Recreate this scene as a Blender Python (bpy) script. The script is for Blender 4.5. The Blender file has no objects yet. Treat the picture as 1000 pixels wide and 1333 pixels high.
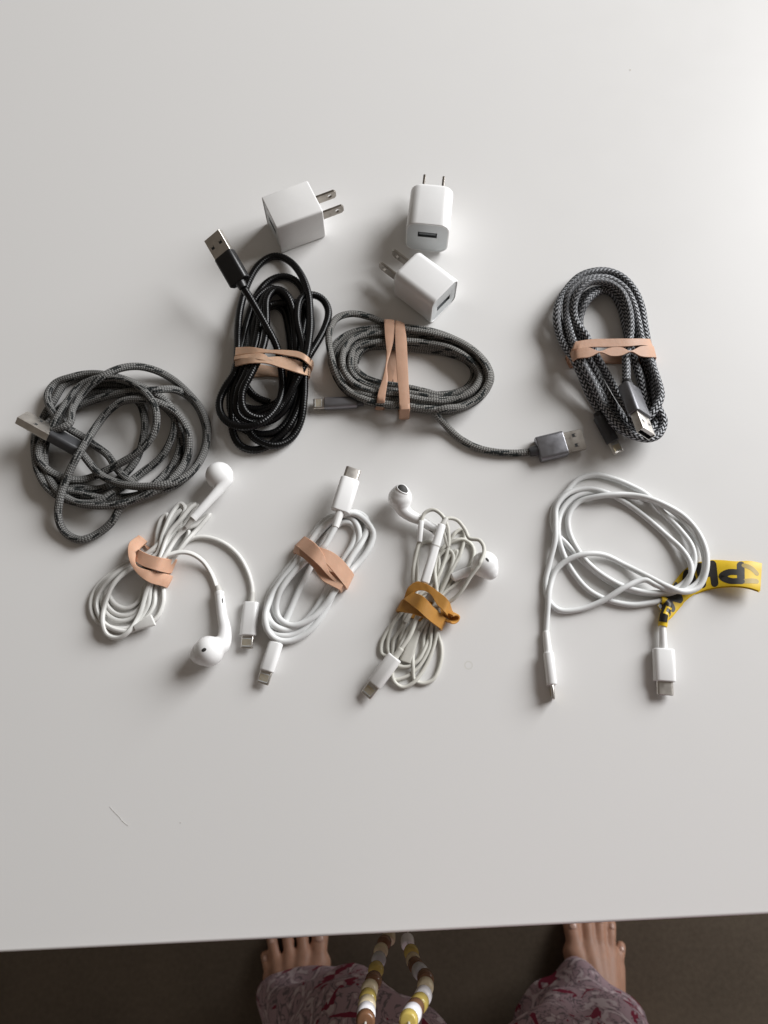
import bpy, bmesh, math, random
import numpy as np
from mathutils import Vector, Matrix
from mathutils.bvhtree import BVHTree

random.seed(7)
rng = np.random.RandomState(11)
scene = bpy.context.scene
COL = scene.collection

# ---------------------------------------------------------------- camera, world, light, exposure
TABLE_Z = 0.74            # table top above the floor, metres
CAM_H = 400.0             # camera above the table, millimetres
TILT = 17.5               # camera tilt away from straight down, degrees
FOCAL = 1000.0            # focal length in pixels of the 1000 x 1333 frame

cam_data = bpy.data.cameras.new('camera')
cam = bpy.data.objects.new('camera', cam_data)
COL.objects.link(cam)
cam.location = (0, 0, TABLE_Z + CAM_H / 1000)
cam.rotation_euler = (math.radians(TILT), 0, 0)
cam_data.sensor_fit = 'VERTICAL'
cam_data.sensor_height = 24.0
cam_data.lens = 24.0 * FOCAL / 1333.0
cam_data.clip_start = 0.01
cam_data.clip_end = 100
cam_data.dof.use_dof = True
cam_data.dof.focus_distance = 0.43
cam_data.dof.aperture_fstop = 9.0
scene.camera = cam

world = bpy.data.worlds.new('World')
scene.world = world
world.use_nodes = True
wb = world.node_tree.nodes['Background']
wb.inputs[0].default_value = (1.0, 0.87, 0.74, 1)
wb.inputs[1].default_value = 0.135

def area_light(name, loc, target, sx, sy, power, color):
    d = bpy.data.lights.new(name, 'AREA')
    d.shape = 'RECTANGLE'; d.size = sx; d.size_y = sy
    d.energy = power; d.color = color
    o = bpy.data.objects.new(name, d)
    COL.objects.link(o)
    o.location = loc
    o.rotation_euler = (Vector(target) - Vector(loc)).to_track_quat('-Z', 'Y').to_euler()
    return o
area_light('window_light', (2.45, 1.86, TABLE_Z + 1.55), (0.0, 0.2, TABLE_Z), 2.2, 1.9, 208, (0.985, 0.99, 1.0))

scene.view_settings.view_transform = 'Standard'
scene.view_settings.look = 'None'
scene.view_settings.exposure = 0
scene.view_settings.gamma = 1

# ---------------------------------------------------------------- helpers: coordinates (millimetres, table top z = 0)
_c, _s = math.cos(math.radians(TILT)), math.sin(math.radians(TILT))
def unp(p, z):
    """points of the frame (N,2) at heights z (N,) above the table -> (N,3) millimetres"""
    p = np.atleast_2d(np.asarray(p, float)); z = np.broadcast_to(np.asarray(z, float), (len(p),))
    a = (p[:, 0] - 500) / FOCAL; b = -(p[:, 1] - 666.5) / FOCAL
    w = np.stack([a, _c * b + _s, _s * b - _c], 1)
    k = (z - CAM_H) / w[:, 2]
    out = w * k[:, None]; out[:, 2] = z
    return out
def unp_y(p, y):
    p = np.atleast_2d(np.asarray(p, float))
    a = (p[:, 0] - 500) / FOCAL; b = -(p[:, 1] - 666.5) / FOCAL
    w = np.stack([a, _c * b + _s, _s * b - _c], 1)
    k = y / w[:, 1]
    out = w * k[:, None]; out[:, 2] += CAM_H
    return out
def world_pt(v):
    return Vector((v[0] / 1000, v[1] / 1000, TABLE_Z + v[2] / 1000))
class Crop:
    def __init__(s, x0, y0, k): s.x0, s.y0, s.k = x0, y0, k
    def __call__(s, x, y): return (s.x0 + x / s.k, s.y0 + y / s.k)
    def arr(s, pts): return np.array([s(q[0], q[1]) for q in pts], float)

def catmull(P, n=14, closed=False):
    P = np.asarray(P, float)
    if closed: Q = np.vstack([P[-1], P, P[0], P[1]])
    else: Q = np.vstack([2 * P[0] - P[1], P, 2 * P[-1] - P[-2]])
    out = []; idx = []
    for i in range(1, len(Q) - 2):
        p0, p1, p2, p3 = Q[i - 1], Q[i], Q[i + 1], Q[i + 2]
        d = len(p1) if len(p1) < 3 else 2
        t0 = 0; t1 = t0 + max(np.linalg.norm(p1 - p0), 1e-6) ** .5
        t2 = t1 + max(np.linalg.norm(p2 - p1), 1e-6) ** .5; t3 = t2 + max(np.linalg.norm(p3 - p2), 1e-6) ** .5
        for k in range(n):
            t = t1 + (t2 - t1) * k / n
            A1 = (t1 - t) / (t1 - t0) * p0 + (t - t0) / (t1 - t0) * p1
            A2 = (t2 - t) / (t2 - t1) * p1 + (t - t1) / (t2 - t1) * p2
            A3 = (t3 - t) / (t3 - t2) * p2 + (t - t2) / (t3 - t2) * p3
            B1 = (t2 - t) / (t2 - t0) * A1 + (t - t0) / (t2 - t0) * A2
            B2 = (t3 - t) / (t3 - t1) * A2 + (t - t1) / (t3 - t1) * A3
            out.append((t2 - t) / (t2 - t1) * B1 + (t - t1) / (t2 - t1) * B2)
            idx.append(i - 1 + k / n)
    if not closed:
        out.append(P[-1]); idx.append(len(P) - 1.0)
    return np.array(out), np.array(idx)

def gauss(z, sig):
    if sig <= 0 or len(z) < 3: return z
    k = int(3 * sig) + 1; x = np.arange(-k, k + 1); w = np.exp(-.5 * (x / sig) ** 2); w /= w.sum()
    return np.convolve(np.pad(z, k, mode='edge'), w, mode='valid')

# ---------------------------------------------------------------- helpers: meshes and objects
class MB:
    def __init__(s): s.v = []; s.f = []; s.m = []; s.uv = None
    def add(s, verts, faces, m=0):
        o = len(s.v); s.v.extend([tuple(map(float, q)) for q in verts])
        s.f.extend([tuple(i + o for i in f) for f in faces]); s.m.extend([m] * len(faces))
    def rings(s, R, m=0, cap0=True, cap1=True, closed=False, ms=None):
        R = [np.asarray(r, float) for r in R]; n = len(R[0]); V = np.vstack(R); F = []; M = []
        K = len(R)
        for k in range(K if closed else K - 1):
            a, b = k * n, ((k + 1) % K) * n
            for i in range(n):
                j = (i + 1) % n; F.append((a + i, a + j, b + j, b + i)); M.append(ms[k] if ms else m)
        if not closed:
            if cap0: F.append(tuple(range(n))[::-1]); M.append(ms[0] if ms else m)
            if cap1: F.append(tuple((K - 1) * n + i for i in range(n))); M.append(ms[-1] if ms else m)
        o = len(s.v); s.v.extend(map(tuple, V)); s.f.extend([tuple(i + o for i in f) for f in F]); s.m.extend(M)
    def box(s, a, b, m=0):
        x0, y0, z0 = a; x1, y1, z1 = b
        s.add([(x0,y0,z0),(x1,y0,z0),(x1,y1,z0),(x0,y1,z0),(x0,y0,z1),(x1,y0,z1),(x1,y1,z1),(x0,y1,z1)],
              [(3,2,1,0),(4,5,6,7),(0,1,5,4),(1,2,6,5),(2,3,7,6),(3,0,4,7)], m)
    def xform(s, M):
        s.v = [tuple(M @ Vector(q)) for q in s.v]; return s

def link(name, me, mats, parent, smooth=True, sharp=40):
    for m in (mats if isinstance(mats, (list, tuple)) else [mats]): me.materials.append(m)
    o = bpy.data.objects.new(name, me); COL.objects.link(o)
    if parent is not None: o.parent = parent
    if smooth:
        for p in me.polygons: p.use_smooth = True
        if sharp: me.set_sharp_from_angle(angle=math.radians(sharp))
    return o
def build(name, mb, mats, parent=None, smooth=True, sharp=40, fix=True):
    """millimetre mesh -> object; vertices are kept relative to the root parent's base point"""
    off = np.zeros(3); r = parent
    while r is not None:
        off = off + np.array(r.location); r = r.parent
    V = np.array(mb.v) / 1000 + np.array([0, 0, TABLE_Z]) - off
    me = bpy.data.meshes.new(name)
    me.from_pydata(V.tolist(), [], mb.f)
    me.polygons.foreach_set('material_index', mb.m)
    if mb.uv is not None:
        uvl = me.uv_layers.new(name='UVMap')
        li = np.zeros(len(me.loops), int); me.loops.foreach_get('vertex_index', li)
        uvl.data.foreach_set('uv', np.asarray(mb.uv)[li].ravel() if not callable(mb.uv) else mb.uv(li))
    if fix:
        bm = bmesh.new(); bm.from_mesh(me); bmesh.ops.recalc_face_normals(bm, faces=bm.faces); bm.to_mesh(me); bm.free()
    me.update()
    return link(name, me, mats, parent, smooth, sharp)
def tag(o, label, cat=None, group=None, kind=None):
    if label: o['label'] = label
    if cat: o['category'] = cat
    if group: o['group'] = group
    if kind: o['kind'] = kind
    return o
def thing(name, base_mm, label, cat, group=None):
    o = bpy.data.objects.new(name, None); COL.objects.link(o)
    o.empty_display_size = 0.01
    o.location = world_pt(base_mm)
    return tag(o, label, cat, group)

# ---------------------------------------------------------------- materials
def nodes_of(m): return m.node_tree.nodes, m.node_tree.links
def mat(name, col, rough=.5, metal=0., noise=0., nscale=200., bump=0., bscale=400., spec=.5, sss=0., coat=0.):
    m = bpy.data.materials.new(name); m.use_nodes = True
    N, L = nodes_of(m); b = N['Principled BSDF']
    b.inputs['Base Color'].default_value = (*col, 1); b.inputs['Roughness'].default_value = rough
    b.inputs['Metallic'].default_value = metal; b.inputs['Specular IOR Level'].default_value = spec
    if coat: b.inputs['Coat Weight'].default_value = coat; b.inputs['Coat Roughness'].default_value = .1
    if sss:
        b.inputs['Subsurface Weight'].default_value = sss; b.inputs['Subsurface Scale'].default_value = .002
        b.inputs['Subsurface Radius'].default_value = (1, .6, .4)
    tc = N.new('ShaderNodeTexCoord')
    if noise:
        n = N.new('ShaderNodeTexNoise'); n.inputs['Scale'].default_value = nscale; n.inputs['Detail'].default_value = 4
        L.new(tc.outputs['Object'], n.inputs['Vector'])
        mr = N.new('ShaderNodeMapRange'); mr.inputs['From Min'].default_value = .3; mr.inputs['From Max'].default_value = .7
        mr.inputs['To Min'].default_value = 1 - noise; mr.inputs['To Max'].default_value = 1 + noise
        L.new(n.outputs['Fac'], mr.inputs['Value'])
        hs = N.new('ShaderNodeHueSaturation'); hs.inputs['Color'].default_value = (*col, 1)
        L.new(mr.outputs[0], hs.inputs['Value']); L.new(hs.outputs[0], b.inputs['Base Color'])
        r2 = N.new('ShaderNodeMapRange'); r2.inputs['To Min'].default_value = max(rough - .1, .02); r2.inputs['To Max'].default_value = min(rough + .12, 1)
        L.new(n.outputs['Fac'], r2.inputs['Value']); L.new(r2.outputs[0], b.inputs['Roughness'])
    if bump:
        n2 = N.new('ShaderNodeTexNoise'); n2.inputs['Scale'].default_value = bscale; n2.inputs['Detail'].default_value = 3
        L.new(tc.outputs['Object'], n2.inputs['Vector'])
        bp = N.new('ShaderNodeBump'); bp.inputs['Strength'].default_value = bump; bp.inputs['Distance'].default_value = .0005
        L.new(n2.outputs['Fac'], bp.inputs['Height']); L.new(bp.outputs[0], b.inputs['Normal'])
    return m

class NG:
    """tiny helper for math chains"""
    def __init__(s, m): s.N, s.L = nodes_of(m)
    def val(s, x, sock):
        if isinstance(x, (int, float)): sock.default_value = x
        else: s.L.new(x, sock)
    def math(s, op, a, b=0., c=0.):
        n = s.N.new('ShaderNodeMath'); n.operation = op
        s.val(a, n.inputs[0]); s.val(b, n.inputs[1]); s.val(c, n.inputs[2]); return n.outputs[0]
    def mix(s, f, a, b):
        n = s.N.new('ShaderNodeMix'); n.data_type = 'RGBA'; s.val(f, n.inputs[0])
        for q, k in ((a, 6), (b, 7)):
            if isinstance(q, tuple): n.inputs[k].default_value = (*q, 1)
            else: s.L.new(q, n.inputs[k])
        return n.outputs[2]
    def uv(s):
        t = s.N.new('ShaderNodeTexCoord'); x = s.N.new('ShaderNodeSeparateXYZ'); s.L.new(t.outputs['UV'], x.inputs[0])
        return x.outputs[0], x.outputs[1]
    def white(s, a, b):
        c = s.N.new('ShaderNodeCombineXYZ'); s.val(a, c.inputs[0]); s.val(b, c.inputs[1])
        w = s.N.new('ShaderNodeTexWhiteNoise'); w.noise_dimensions = '2D'; s.L.new(c.outputs[0], w.inputs['Vector']); return w.outputs['Value']
    def noise(s, scale, detail=3, kind='Object'):
        t = s.N.new('ShaderNodeTexCoord'); n = s.N.new('ShaderNodeTexNoise'); n.inputs['Scale'].default_value = scale; n.inputs['Detail'].default_value = detail
        s.L.new(t.outputs[kind], n.inputs['Vector']); return n.outputs['Fac']
    def bump(s, h, strength, dist):
        b = s.N.new('ShaderNodeBump'); b.inputs['Strength'].default_value = strength; b.inputs['Distance'].default_value = dist
        s.L.new(h, b.inputs['Height']); s.L.new(b.outputs[0], s.N['Principled BSDF'].inputs['Normal'])
    def out(s, sock, x): s.val(x, s.N['Principled BSDF'].inputs[sock])

def braid_grey(name, base, fleck):
    m = mat(name, base, .62, spec=.4); g = NG(m); u, v = g.uv()
    # yarn ticks in columns round the cord, every other column half a stitch on
    vv = g.math('MULTIPLY', v, 14.); colm = g.math('FLOOR', vv); fv = g.math('FRACT', vv)
    odd = g.math('MODULO', colm, 2.); sg = g.math('SUBTRACT', g.math('MULTIPLY', odd, 2.), 1.)
    t = g.math('ADD', g.math('MULTIPLY', u, 1 / 1.4), g.math('ADD', g.math('MULTIPLY', odd, .5), g.math('MULTIPLY', g.math('MULTIPLY', sg, fv), .45)))
    h = g.math('MULTIPLY', g.math('ABSOLUTE', g.math('SINE', g.math('MULTIPLY', t, math.pi))), g.math('SINE', g.math('MULTIPLY', fv, math.pi)))
    # dark flecks: single yarn runs along a gentle helix
    v2 = g.math('ADD', g.math('MULTIPLY', v, 12.), g.math('MULTIPLY', u, .11)); row = g.math('FLOOR', v2)
    uu = g.math('ADD', g.math('MULTIPLY', u, 1 / 5.4), g.math('MULTIPLY', g.white(row, 3.1), 7.))
    on = g.math('GREATER_THAN', g.white(g.math('FLOOR', uu), row), .80)
    fr = g.math('FRACT', uu); band = g.math('MULTIPLY', g.math('GREATER_THAN', fr, .05), g.math('LESS_THAN', fr, .95))
    f = g.math('MULTIPLY', on, band)
    lo = tuple(c * .34 for c in base); hi = tuple(min(c * 2.8, 1) for c in base)
    c0 = g.mix(g.math('POWER', h, 1.2), lo, hi)
    col = g.mix(f, c0, fleck); g.out('Base Color', col)
    g.bump(h, .7, .0005)
    return m
def braid_chevron(name, dark, light):
    m = mat(name, dark, .6, spec=.4); g = NG(m); u, v = g.uv()
    n = 9.
    vv = g.math('MULTIPLY', v, n); fv = g.math('FRACT', vv)
    odd = g.math('MODULO', g.math('FLOOR', vv), 2.)
    sg = g.math('SUBTRACT', g.math('MULTIPLY', odd, 2.), 1.)
    t = g.math('ADD', g.math('MULTIPLY', u, 1 / 2.7), g.math('MULTIPLY', g.math('MULTIPLY', sg, fv), .55))
    st = g.math('FRACT', g.math('ADD', t, 50.))
    li = g.math('MULTIPLY', g.math('LESS_THAN', st, .42), g.math('LESS_THAN', g.math('ABSOLUTE', g.math('SUBTRACT', fv, .5)), .44))
    h = g.math('SINE', g.math('MULTIPLY', st, math.pi))
    rnd = g.white(g.math('FLOOR', t), g.math('FLOOR', vv))
    lc = g.mix(rnd, tuple(c * .7 for c in light), light)
    g.out('Base Color', g.mix(li, dark, lc)); g.bump(h, .6, .0005)
    return m
def ribbed_black(name):
    m = mat(name, (.003, .003, .0034), .2, spec=.30); g = NG(m); u, v = g.uv()
    g.out('Roughness', g.math('ADD', g.math('MULTIPLY', g.noise(900), .16), .13))
    return m

M = {}
M['braid_a'] = braid_grey('grey braid', (.112, .111, .107), (.006, .008, .008))
M['braid_b'] = braid_grey('mid grey braid', (.132, .129, .121), (.005, .010, .010))
M['braid_c'] = braid_chevron('black and silver braid', (.008, .009, .012), (.42, .43, .45))
M['ribbed'] = ribbed_black('black ribbed cord')
M['white_cord'] = mat('white cord rubber', (.68, .69, .685), .42, noise=.03, nscale=60, bump=.05, bscale=900)
M['ear_cord'] = mat('earphone cord rubber', (.66, .655, .63), .45, noise=.06, nscale=90, bump=.05, bscale=900)
M['old_cord'] = mat('aged earphone cord rubber', (.56, .55, .50), .5, noise=.08, nscale=90, bump=.05, bscale=900)
M['white'] = mat('glossy white plastic', (.80, .80, .795), .22, noise=.02, nscale=80, bump=.02, bscale=300)
M['white_soft'] = mat('satin white plastic', (.78, .775, .765), .34, noise=.03, nscale=60, bump=.03, bscale=500)
M['sleeve'] = mat('grey white soft sleeve', (.52, .51, .48), .5, noise=.06, nscale=300)
M['panel'] = mat('pale grey port panel', (.55, .57, .575), .35, noise=.03, nscale=150)
M['dark'] = mat('dark port interior', (.02, .021, .022), .6, noise=.2, nscale=400)
M['portgrey'] = mat('grey port liner', (.12, .13, .135), .5, noise=.1, nscale=400)
M['steel'] = mat('plug steel', (.62, .59, .55), .3, 1., noise=.10, nscale=250, bump=.05, bscale=1500)
M['blade'] = mat('nickel blade', (.36, .33, .295), .30, 1., noise=.14, nscale=220, bump=.06, bscale=900)
M['gold'] = mat('contact gold', (.75, .62, .38), .35, 1., noise=.05, nscale=400)
M['gun'] = mat('gunmetal housing', (.27, .27, .29), .36, .85, noise=.06, nscale=300, bump=.05, bscale=2000)
M['gun_mid'] = mat('mid grey housing', (.15, .15, .16), .4, .8, noise=.06, nscale=300, bump=.05, bscale=2000)
M['gun_dark'] = mat('dark grey housing', (.055, .056, .060), .42, .2, noise=.08, nscale=300, bump=.05, bscale=1500)
M['black'] = mat('black plastic', (.010, .010, .011), .35, noise=.15, nscale=200, bump=.08, bscale=1500)
M['grille'] = mat('dark grille mesh', (.03, .028, .026), .55, noise=.4, nscale=2500, bump=.4, bscale=5000)
def rubber(name, col):
    m = mat(name, col, .55, noise=.08, nscale=90, bump=.22, bscale=450, spec=.35, sss=.15); return m
M['band_tan'] = rubber('tan rubber', (.47, .285, .195))
M['band_beige'] = rubber('beige rubber', (.53, .345, .235))
M['band_pink'] = rubber('pinkish rubber', (.60, .36, .245))
M['band_rose'] = rubber('rose rubber', (.60, .365, .25))
M['band_mustard'] = rubber('mustard rubber', (.44, .215, .045))
M['tape'] = mat('yellow satin tape', (.70, .47, .02), .40, noise=.08, nscale=60, bump=.12, bscale=120, spec=.35)
M['ink'] = mat('black tape print', (.016, .014, .012), .45, noise=.1, nscale=200)
M['ghost'] = mat('print showing through', (.34, .235, .03), .42, noise=.08, nscale=120)

# ---------------------------------------------------------------- the setting: table and floor
def table_material():
    m = mat('white laminate', (.74, .725, .70), .38, bump=.02, bscale=900, spec=.45); g = NG(m)
    n1 = g.noise(3.5, 4); n2 = g.noise(45., 5)
    dust = g.math('MULTIPLY', g.math('GREATER_THAN', g.noise(1300., 1), .775), .35)     # sparse specks of dust
    f = g.math('ADD', g.math('ADD', g.math('MULTIPLY', n1, .10), g.math('MULTIPLY', n2, .06)), dust)
    c = g.mix(f, (.755, .749, .738), (.61, .600, .585))
    # a faint dried ring left on the laminate
    t = g.N.new('ShaderNodeTexCoord'); d = g.N.new('ShaderNodeVectorMath'); d.operation = 'DISTANCE'
    rp = world_pt(unp([(610, 866)], 0)[0]); d.inputs[1].default_value = rp
    g.L.new(t.outputs['Object'], d.inputs[0])
    ring = g.math('LESS_THAN', g.math('ABSOLUTE', g.math('SUBTRACT', d.outputs['Value'], .0019)), .00035)
    c = g.mix(g.math('MULTIPLY', ring, .22), c, (.45, .44, .33)); g.out('Base Color', c)
    g.out('Roughness', g.math('ADD', g.math('ADD', g.math('MULTIPLY', n2, .2), g.math('MULTIPLY', n1, .2)), .22))
    return m
eL = unp([(0, 1240.5)], 0)[0]; eR = unp([(1000, 1190.5)], 0)[0]
ex = (eR - eL) / np.linalg.norm(eR - eL); ey = np.array([-ex[1], ex[0], 0.])
TX0, TX1, TY1 = -620., 1265., 900.     # table extent along its edge from the left frame edge point
def table():
    w, d, th, b = TX1 - TX0, TY1, 26., 1.6
    rings = []
    def rect(inset, z):
        r = 8.0; pts = []
        x0, x1, y0, y1 = TX0 + inset, TX1 - inset, inset, TY1 - inset
        for cx, cy, a0 in ((x1 - r, y1 - r, 0), (x0 + r, y1 - r, 90), (x0 + r, y0 + r, 180), (x1 - r, y0 + r, 270)):
            for k in range(7):
                a = math.radians(a0 + 15 * k); p = eL + ex * (cx + r * math.cos(a)) + ey * (cy + r * math.sin(a)); pts.append((p[0], p[1], z))
        return pts
    for k in range(5):
        a = math.radians(90 * k / 4); rings.append(rect(b * (1 - math.sin(a)), -b * (1 - math.cos(a)) if False else -b + b * math.cos(a)))
    for k in range(5):
        a = math.radians(90 * k / 4); rings.append(rect(b * (1 - math.cos(a)), -th + b - b * math.sin(a)))
    mb = MB(); mb.rings(rings); return mb
tb = build('table', table(), table_material(), None, True, 50)
tag(tb, 'smooth white laminate table top under all the cables', None, None, 'structure')
def floor_material():
    m = mat('dark brown floor', (.10, .085, .066), .6, bump=.25, bscale=350, spec=.3); g = NG(m)
    f = g.math('ADD', g.math('MULTIPLY', g.noise(9., 6), .6), g.math('MULTIPLY', g.noise(160., 4), .5))
    g.out('Base Color', g.mix(f, (.042, .031, .022), (.150, .117, .085))); return m
mb = MB(); mb.box((-3000, -3000, -TABLE_Z * 1000 - 20), (3000, 3000, -TABLE_Z * 1000))
tag(build('floor', mb, floor_material(), None, False), 'dark brown floor seen below the table edge', None, None, 'structure')

# ---------------------------------------------------------------- cords: laid down strand by strand so that later strands rest on earlier ones
HEAP = dict(x=np.zeros(0), y=np.zeros(0), z=np.zeros(0), r=np.zeros(0))
def heap_add(P, r):
    HEAP['x'] = np.append(HEAP['x'], P[:, 0]); HEAP['y'] = np.append(HEAP['y'], P[:, 1])
    HEAP['z'] = np.append(HEAP['z'], P[:, 2]); HEAP['r'] = np.append(HEAP['r'], np.full(len(P), r))
def top_z(x, y, rad=2.5):
    d = np.hypot(HEAP['x'] - x, HEAP['y'] - y); k = d < rad + HEAP['r']
    return float((HEAP['z'] + HEAP['r'])[k].max()) if k.any() else 0.
def lay(segs, r, crop, contact=.80, cap=20., ds=3.2, slope=.30, sig=2.6):
    """segs: list of (order, [(x, y[, minimum height]) ...]) joined end to end into one cord"""
    px = []; hm = []; pr = []
    for order, pts in segs:
        for q in pts:
            px.append(crop(q[0], q[1])); hm.append(q[2] if len(q) > 2 else 0.); pr.append(order)
    px = np.array(px); hm = np.array(hm); pr = np.array(pr)
    D, ti = catmull(px, 16)
    L = np.r_[0, np.cumsum(np.linalg.norm(np.diff(D, axis=0), axis=1))]
    h0 = len(HEAP['x'])
    n = max(int(L[-1] / ds), 8); s = np.linspace(0, L[-1], n)
    X = np.stack([np.interp(s, L, D[:, 0]), np.interp(s, L, D[:, 1])], 1)
    T = np.interp(s, L, ti)
    H = np.interp(T, np.arange(len(hm)), hm); O = pr[np.clip(np.round(T).astype(int), 0, len(pr) - 1)]
    Z = np.zeros(n); step = ds / 2.4
    gap = int(max(4.5 * r, 9.) / step)
    for o in sorted(set(O.tolist())):
        idx = np.where(O == o)[0]
        loc = []
        hx, hy, hz, hr = HEAP['x'], HEAP['y'], HEAP['z'], HEAP['r']
        ox = np.zeros(len(idx)); oy = np.zeros(len(idx)); oz = np.zeros(len(idx)); cnt = 0
        for c, i in enumerate(idx):
            z = max(r, H[i])
            for it in range(3):
                p = unp(X[i:i + 1], z)[0]; zz = max(r, H[i])
                if len(hx):
                    d = np.hypot(hx - p[0], hy - p[1]); R = (hr + r) * contact; k = d < R
                    if k.any(): zz = max(zz, (hz[k] + np.sqrt(R[k] ** 2 - d[k] ** 2)).max())
                old = idx[:c] < i - gap
                if old.any():
                    q = np.where(old)[0]
                    d = np.hypot(ox[q] - p[0], oy[q] - p[1]); R = 2 * r * contact; k = d < R
                    if k.any(): zz = max(zz, (oz[q][k] + np.sqrt(R ** 2 - d[k] ** 2)).max())
                z = min(zz, max(cap, H[i]))
            p = unp(X[i:i + 1], z)[0]; ox[c], oy[c], oz[c] = p
        # let the strand bend only gently
        pos = s[idx] / 2.4
        zz = (oz[None, :] - slope * np.abs(pos[:, None] - pos[None, :])).max(1)
        Z[idx] = zz
        heap_add(unp(X[idx], zz), r)
    pos = s / 2.4
    Z = (Z[None, :] - .8 * np.abs(pos[:, None] - pos[None, :])).max(1)
    Z = np.maximum(gauss(Z, sig), H * .999)
    Z = np.maximum(Z, r)
    for k in HEAP: HEAP[k] = HEAP[k][:h0]
    P = unp(X, Z); heap_add(P, r)
    return P
def tube(mb, P, rad, nseg=12, cap=True):
    P = np.asarray(P, float); n = len(P); rad = np.broadcast_to(np.asarray(rad, float), (n,))
    T = np.gradient(P, axis=0); T /= np.linalg.norm(T, axis=1)[:, None] + 1e-12
    a = np.array([0, 0, 1.]) if abs(T[0][2]) < .9 else np.array([1., 0, 0])
    U = np.cross(T[0], a); U /= np.linalg.norm(U)
    S = np.r_[0, np.cumsum(np.linalg.norm(np.diff(P, axis=0), axis=1))]
    V = []; UV = []
    for i in range(n):
        U = U - T[i] * U.dot(T[i]); U /= np.linalg.norm(U); W = np.cross(T[i], U)
        for k in range(nseg + 1):
            t = 2 * math.pi * k / nseg
            V.append(P[i] + rad[i] * (math.cos(t) * U + math.sin(t) * W)); UV.append((S[i], k / nseg))
    m = nseg + 1; F = []
    for i in range(n - 1):
        for k in range(nseg): F.append((i * m + k, i * m + k + 1, (i + 1) * m + k + 1, (i + 1) * m + k))
    if cap:
        F.append(tuple(range(nseg))[::-1]); F.append(tuple((n - 1) * m + k for k in range(nseg)))
    o = len(mb.v)
    if mb.uv is None: mb.uv = []
    mb.add(V, F); mb.uv.extend(UV)
    return mb
def cord(parent, P, r, m, nseg=12, name='cord'):
    mb = MB(); tube(mb, P, r, nseg); return build(name, mb, m, parent, True, 60, fix=True)

# ---------------------------------------------------------------- plugs
def rr(w, h, r, n=4):
    r = min(r, w / 2 - 1e-3, h / 2 - 1e-3); out = []
    for cx, cy, a0 in ((w / 2 - r, h / 2 - r, 0), (-w / 2 + r, h / 2 - r, 90), (-w / 2 + r, -h / 2 + r, 180), (w / 2 - r, -h / 2 + r, 270)):
        for k in range(n + 1):
            a = math.radians(a0 + 90 * k / n); out.append((cx + r * math.cos(a), cy + r * math.sin(a)))
    return np.array(out)
def ring_x(x, w, h, r, n=4, dz=0.):
    q = rr(w, h, r, n); return np.stack([np.full(len(q), x), q[:, 0], q[:, 1] + dz], 1)
def solid(x0, x1, w, h, r, b=.5, n=4, w1=None, h1=None):
    """rounded bar along x with softened ends"""
    w1 = w1 or w; h1 = h1 or h; R = []
    for k in range(4):
        a = math.pi / 2 * k / 3; i = b * (1 - math.sin(a)); R.append(ring_x(x0 + b * (1 - math.cos(a)), w - 2 * i, h - 2 * i, max(r - i, .1), n))
    for k in range(4):
        a = math.pi / 2 * (3 - k) / 3; i = b * (1 - math.sin(a)); R.append(ring_x(x1 - b * (1 - math.cos(a)), w1 - 2 * i, h1 - 2 * i, max(r - i, .1), n))
    mb = MB(); mb.rings(R); return mb
def hollow(x0, x1, w, h, r, t, depth, n=4):
    R = [ring_x(x0, w, h, r, n), ring_x(x1 - .15, w, h, r, n), ring_x(x1, w - .3, h - .3, r - .1, n), ring_x(x1, w - 2 * t, h - 2 * t, max(r - t, .1), n),
         ring_x(x1 - depth, w - 2 * t, h - 2 * t, max(r - t, .1), n)]
    mb = MB(); mb.rings(R, ms=[0, 0, 0, 1]); return mb
def frame(base, tip, roll):
    X = Vector(tip) - Vector(base); L = X.length; X.normalize()
    Z = Vector((0, 0, 1)); Z = (Z - X * X.dot(Z)).normalized(); Y = Z.cross(X)
    r = math.radians(roll); Y2 = Y * math.cos(r) + Z * math.sin(r); Z2 = -Y * math.sin(r) + Z * math.cos(r)
    m = Matrix((X, Y2, Z2)).transposed().to_4x4(); m.translation = Vector(base); return m, L
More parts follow.
